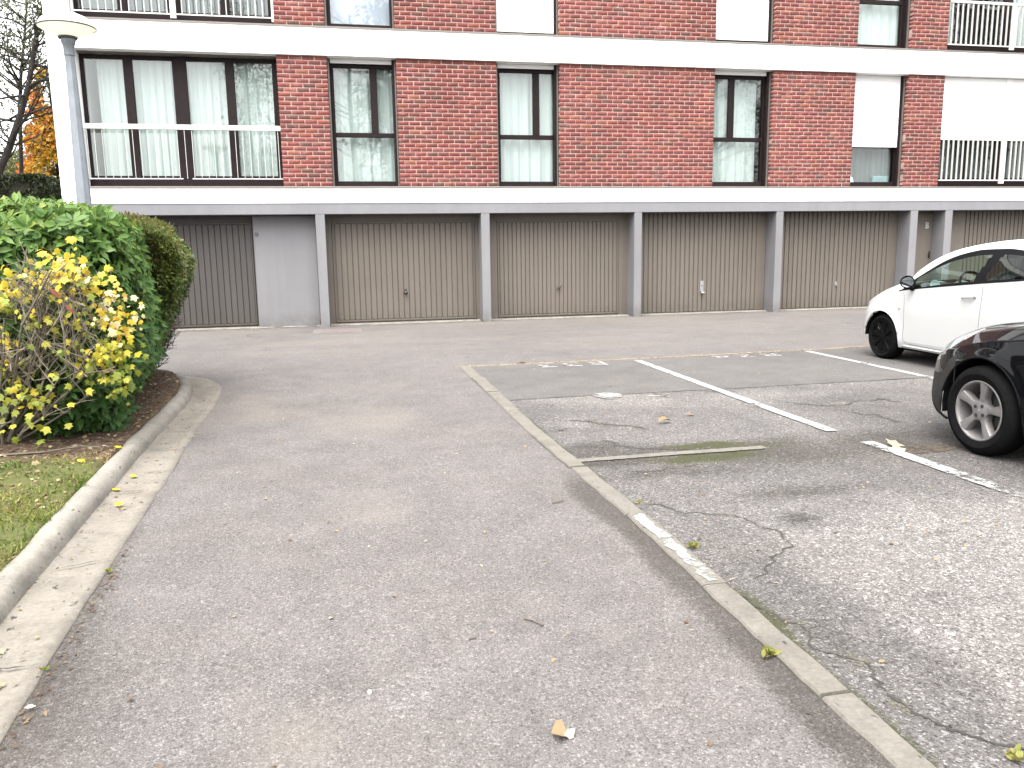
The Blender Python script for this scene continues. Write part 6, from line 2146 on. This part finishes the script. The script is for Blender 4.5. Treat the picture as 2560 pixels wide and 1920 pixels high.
# ---- black car, its front corner in the picture
black = thing('black_car', 'black hatchback corner with silver five spoke wheel and clear headlamp', 'car', (5.06, 3.5, 0))
BX, B0 = 5.075, 4.675
K = {
    'k0': [(.52, .66, .23), (.42, .76, .20), (.28, .80, .19), (0, .82, .19), (-.6, .82, .19), (-1.9, .82, .19), (-2.58, .81, .2), (-2.95, .76, .25), (-3.22, .66, .3)],
    'k1': [(.52, .695, .33), (.42, .79, .33), (.28, .832, .34), (0, .85, .34), (-.6, .845, .30), (-1.9, .845, .3), (-2.58, .84, .3), (-2.95, .79, .34), (-3.22, .7, .38)],
    'k2': [(.52, .66, .50), (.42, .755, .54), (.28, .815, .60), (0, .848, .64), (-.6, .855, .66), (-1.9, .86, .68), (-2.58, .85, .70), (-2.95, .81, .72), (-3.22, .72, .7)],
    'k3': [(.52, .60, .60), (.42, .70, .655), (.28, .765, .71), (.12, .80, .755), (0, .815, .785), (-.25, .825, .82), (-.45, .825, .85), (-.65, .825, .885), (-1.6, .83, .94), (-2.3, .82, 1.0), (-2.8, .77, 1.06), (-3.0, .72, 1.02), (-3.22, .66, .92)],
    'k4': [(.52, .52, .64), (.42, .61, .705), (.28, .675, .775), (.12, .71, .83), (0, .725, .855), (-.25, .745, .90), (-.45, .755, .925), (-.65, .80, .90), (-.95, .75, 1.08), (-1.3, .69, 1.27), (-1.7, .65, 1.37), (-2.2, .64, 1.38), (-2.6, .645, 1.27), (-2.8, .68, 1.09), (-3.0, .66, 1.06), (-3.22, .6, .97)],
    'k5': [(.52, .36, .67), (.42, .42, .74), (.28, .47, .815), (.12, .50, .865), (0, .52, .89), (-.25, .56, .93), (-.45, .60, .955), (-.65, .74, .96), (-.95, .67, 1.17), (-1.3, .61, 1.34), (-1.7, .57, 1.43), (-2.2, .56, 1.45), (-2.7, .56, 1.37), (-3.0, .55, 1.15), (-3.22, .5, 1.0)],
    'k6': [(.52, 0, .69), (.42, 0, .765), (.28, 0, .835), (.12, 0, .88), (0, 0, .905), (-.25, 0, .95), (-.45, 0, .98), (-.65, 0, 1.01), (-.95, 0, 1.22), (-1.3, 0, 1.39), (-1.7, 0, 1.475), (-2.2, 0, 1.49), (-2.7, 0, 1.41), (-3.0, 0, 1.2), (-3.22, 0, 1.03)],
}
shb = Shell(K, [(.52, .25), (.42, .20), (.3, .19), (-1.9, .19), (-2.9, .22), (-3.22, .3)], [(0, .312, .365), (-2.58, .312, .365)],
            [(.52, .40), (.42, .385), (.28, .33), (0, .25), (-.45, .2), (-.65, .18), (-1.2, .1), (-1.9, 0), (-3.22, -.12)], BX, B0, -3.22, .52, (-.65, -2.8), .02)
nA, nB, nC, nD = shb.nA, shb.nB, shb.nC, shb.nD
in_dlo2 = lambda y: -2.8 < y < -.65
ws2 = lambda y, r: r >= nA + nB + nC and (-1.32 < y < -.65)
rw2 = lambda y, r: r >= nA + nB + nC + 3 and (-3.02 < y < -2.72)
hl = lambda y, r: .10 < y < .52 and np.interp(y, [.10, .20, .30, .42, .52], [31, 26, 22.5, 16.5, 15]) <= r < np.interp(y, [.10, .28, .52], [31.5, 34, 34])
bump_ = lambda y, r: y > .26 and r < nA - 6
shb.cells(lambda y, r: not (in_dlo2(y) and glass_rows(r)) and not ws2(y, r) and not rw2(y, r) and not hl(y, r) and not bump_(y, r), 'body', M['carblack'], black)
shb.pair(bump_, 'bumper', M['dusty'], black)
shb.pair(hl, 'headlamp', M['chrome'], black, off=-.003)
shb.pair(hl, 'headlamp_lens', M['lens'], black, off=.002)
shb.pair(lambda y, r: in_dlo2(y) and glass_rows(r), 'side_window', M['cardarkglass'], black)
shb.cells(ws2, 'windscreen', M['cardarkglass'], black)
shb.cells(rw2, 'rear_window', M['cardarkglass'], black)
for sx in (-1, 1):
    mb = MB(); th = np.linspace(math.radians(12), math.radians(168), 30)
    mb.tube([shb.pt(.366 * math.cos(a), .312 + .366 * math.sin(a), -.006, sx) for a in th], .010, 6)
    mb.build('arch_lip', M['trim'], black, smooth=True)
    for yc in (B0, B0 - 2.58):
        mb = MB()
        th = np.linspace(-.2, math.pi + .2, 17)
        v = [(BX + sx * a, yc + .362 * math.cos(t_), .312 + .362 * math.sin(t_)) for t_ in th for a in (.843, .55)]
        mb.add(v, [(2 * i, 2 * i + 2, 2 * i + 3, 2 * i + 1) for i in range(16)])
        mb.build('wheel_arch_liner', M['trim'], black)
mb = MB(); mb.tube([tuple(shb.w(shb.G[i, nA + nB - 2])) for i in range(len(shb.ys)) if -.6 < shb.ys[i] < .12], .003, 5); mb.build('panel_gap', M['dark'], black)
shb.strip([(.26, .40), (.262, .50), (.25, .60)], .005, 'panel_gap', M['dark'], black, -.0005)
shb.strip([(.48, .245), (.36, .20), (.30, .185)], .02, 'chin_lip', M['trim'], black, -.004)
mb = MB(); mb.box(BX - .60, BX + .60, 1.6, 5.1, .16, .6); mb.box(BX - .79, BX + .79, 2.5, 4.25, .16, .24); mb.build('underbody', M['trim'], black)
for yc in (B0, B0 - 2.58):
    wheel('wheel', black, BX - .868, yc, .312, .312, .207, .20, 'alloy')
    wheel('wheel', black, BX + .868, yc, .312, .312, .207, .20, 'alloy', True)
cabin(shb, black, -.62, -1.9, .32, .95, .70, -1.1, .93)
for sx in (-1, 1):
    mb = MB(); c_ = shb.pt(-.95, 1.0, .09, sx); mb.cbox(c_[0] - .09, c_[0] + .09, c_[1] - .05, c_[1] + .05, .94, 1.06, .03); mb.build('side_mirror', M['carblack'], black, smooth='angle')
mb = MB(); mb.tube([shb.pt(y, .785, .02) for y in np.linspace(-1.55, -1.75, 5)], .012, 6); mb.build('door_handle', M['carblack'], black)
shb.strip([(-.62, .88), (-.66, .6), (-.60, .3)], .005, 'panel_gap', M['dark'], black, -.0005)
shb.strip([(-1.75, .95), (-1.8, .6), (-1.75, .28)], .005, 'panel_gap', M['dark'], black, -.0005)
for sx in (-.37, .37):
    mb = MB()
    mb.prism([(-1.7, .50), (-1.85, .50), (-2.05, 1.02), (-2.0, 1.08), (-1.92, 1.06)], lambda u, v_, t: (BX + t, B0 + u, v_), sx - .23, sx + .23)
    mb.build('front_seat', M['seatcloth'], black)
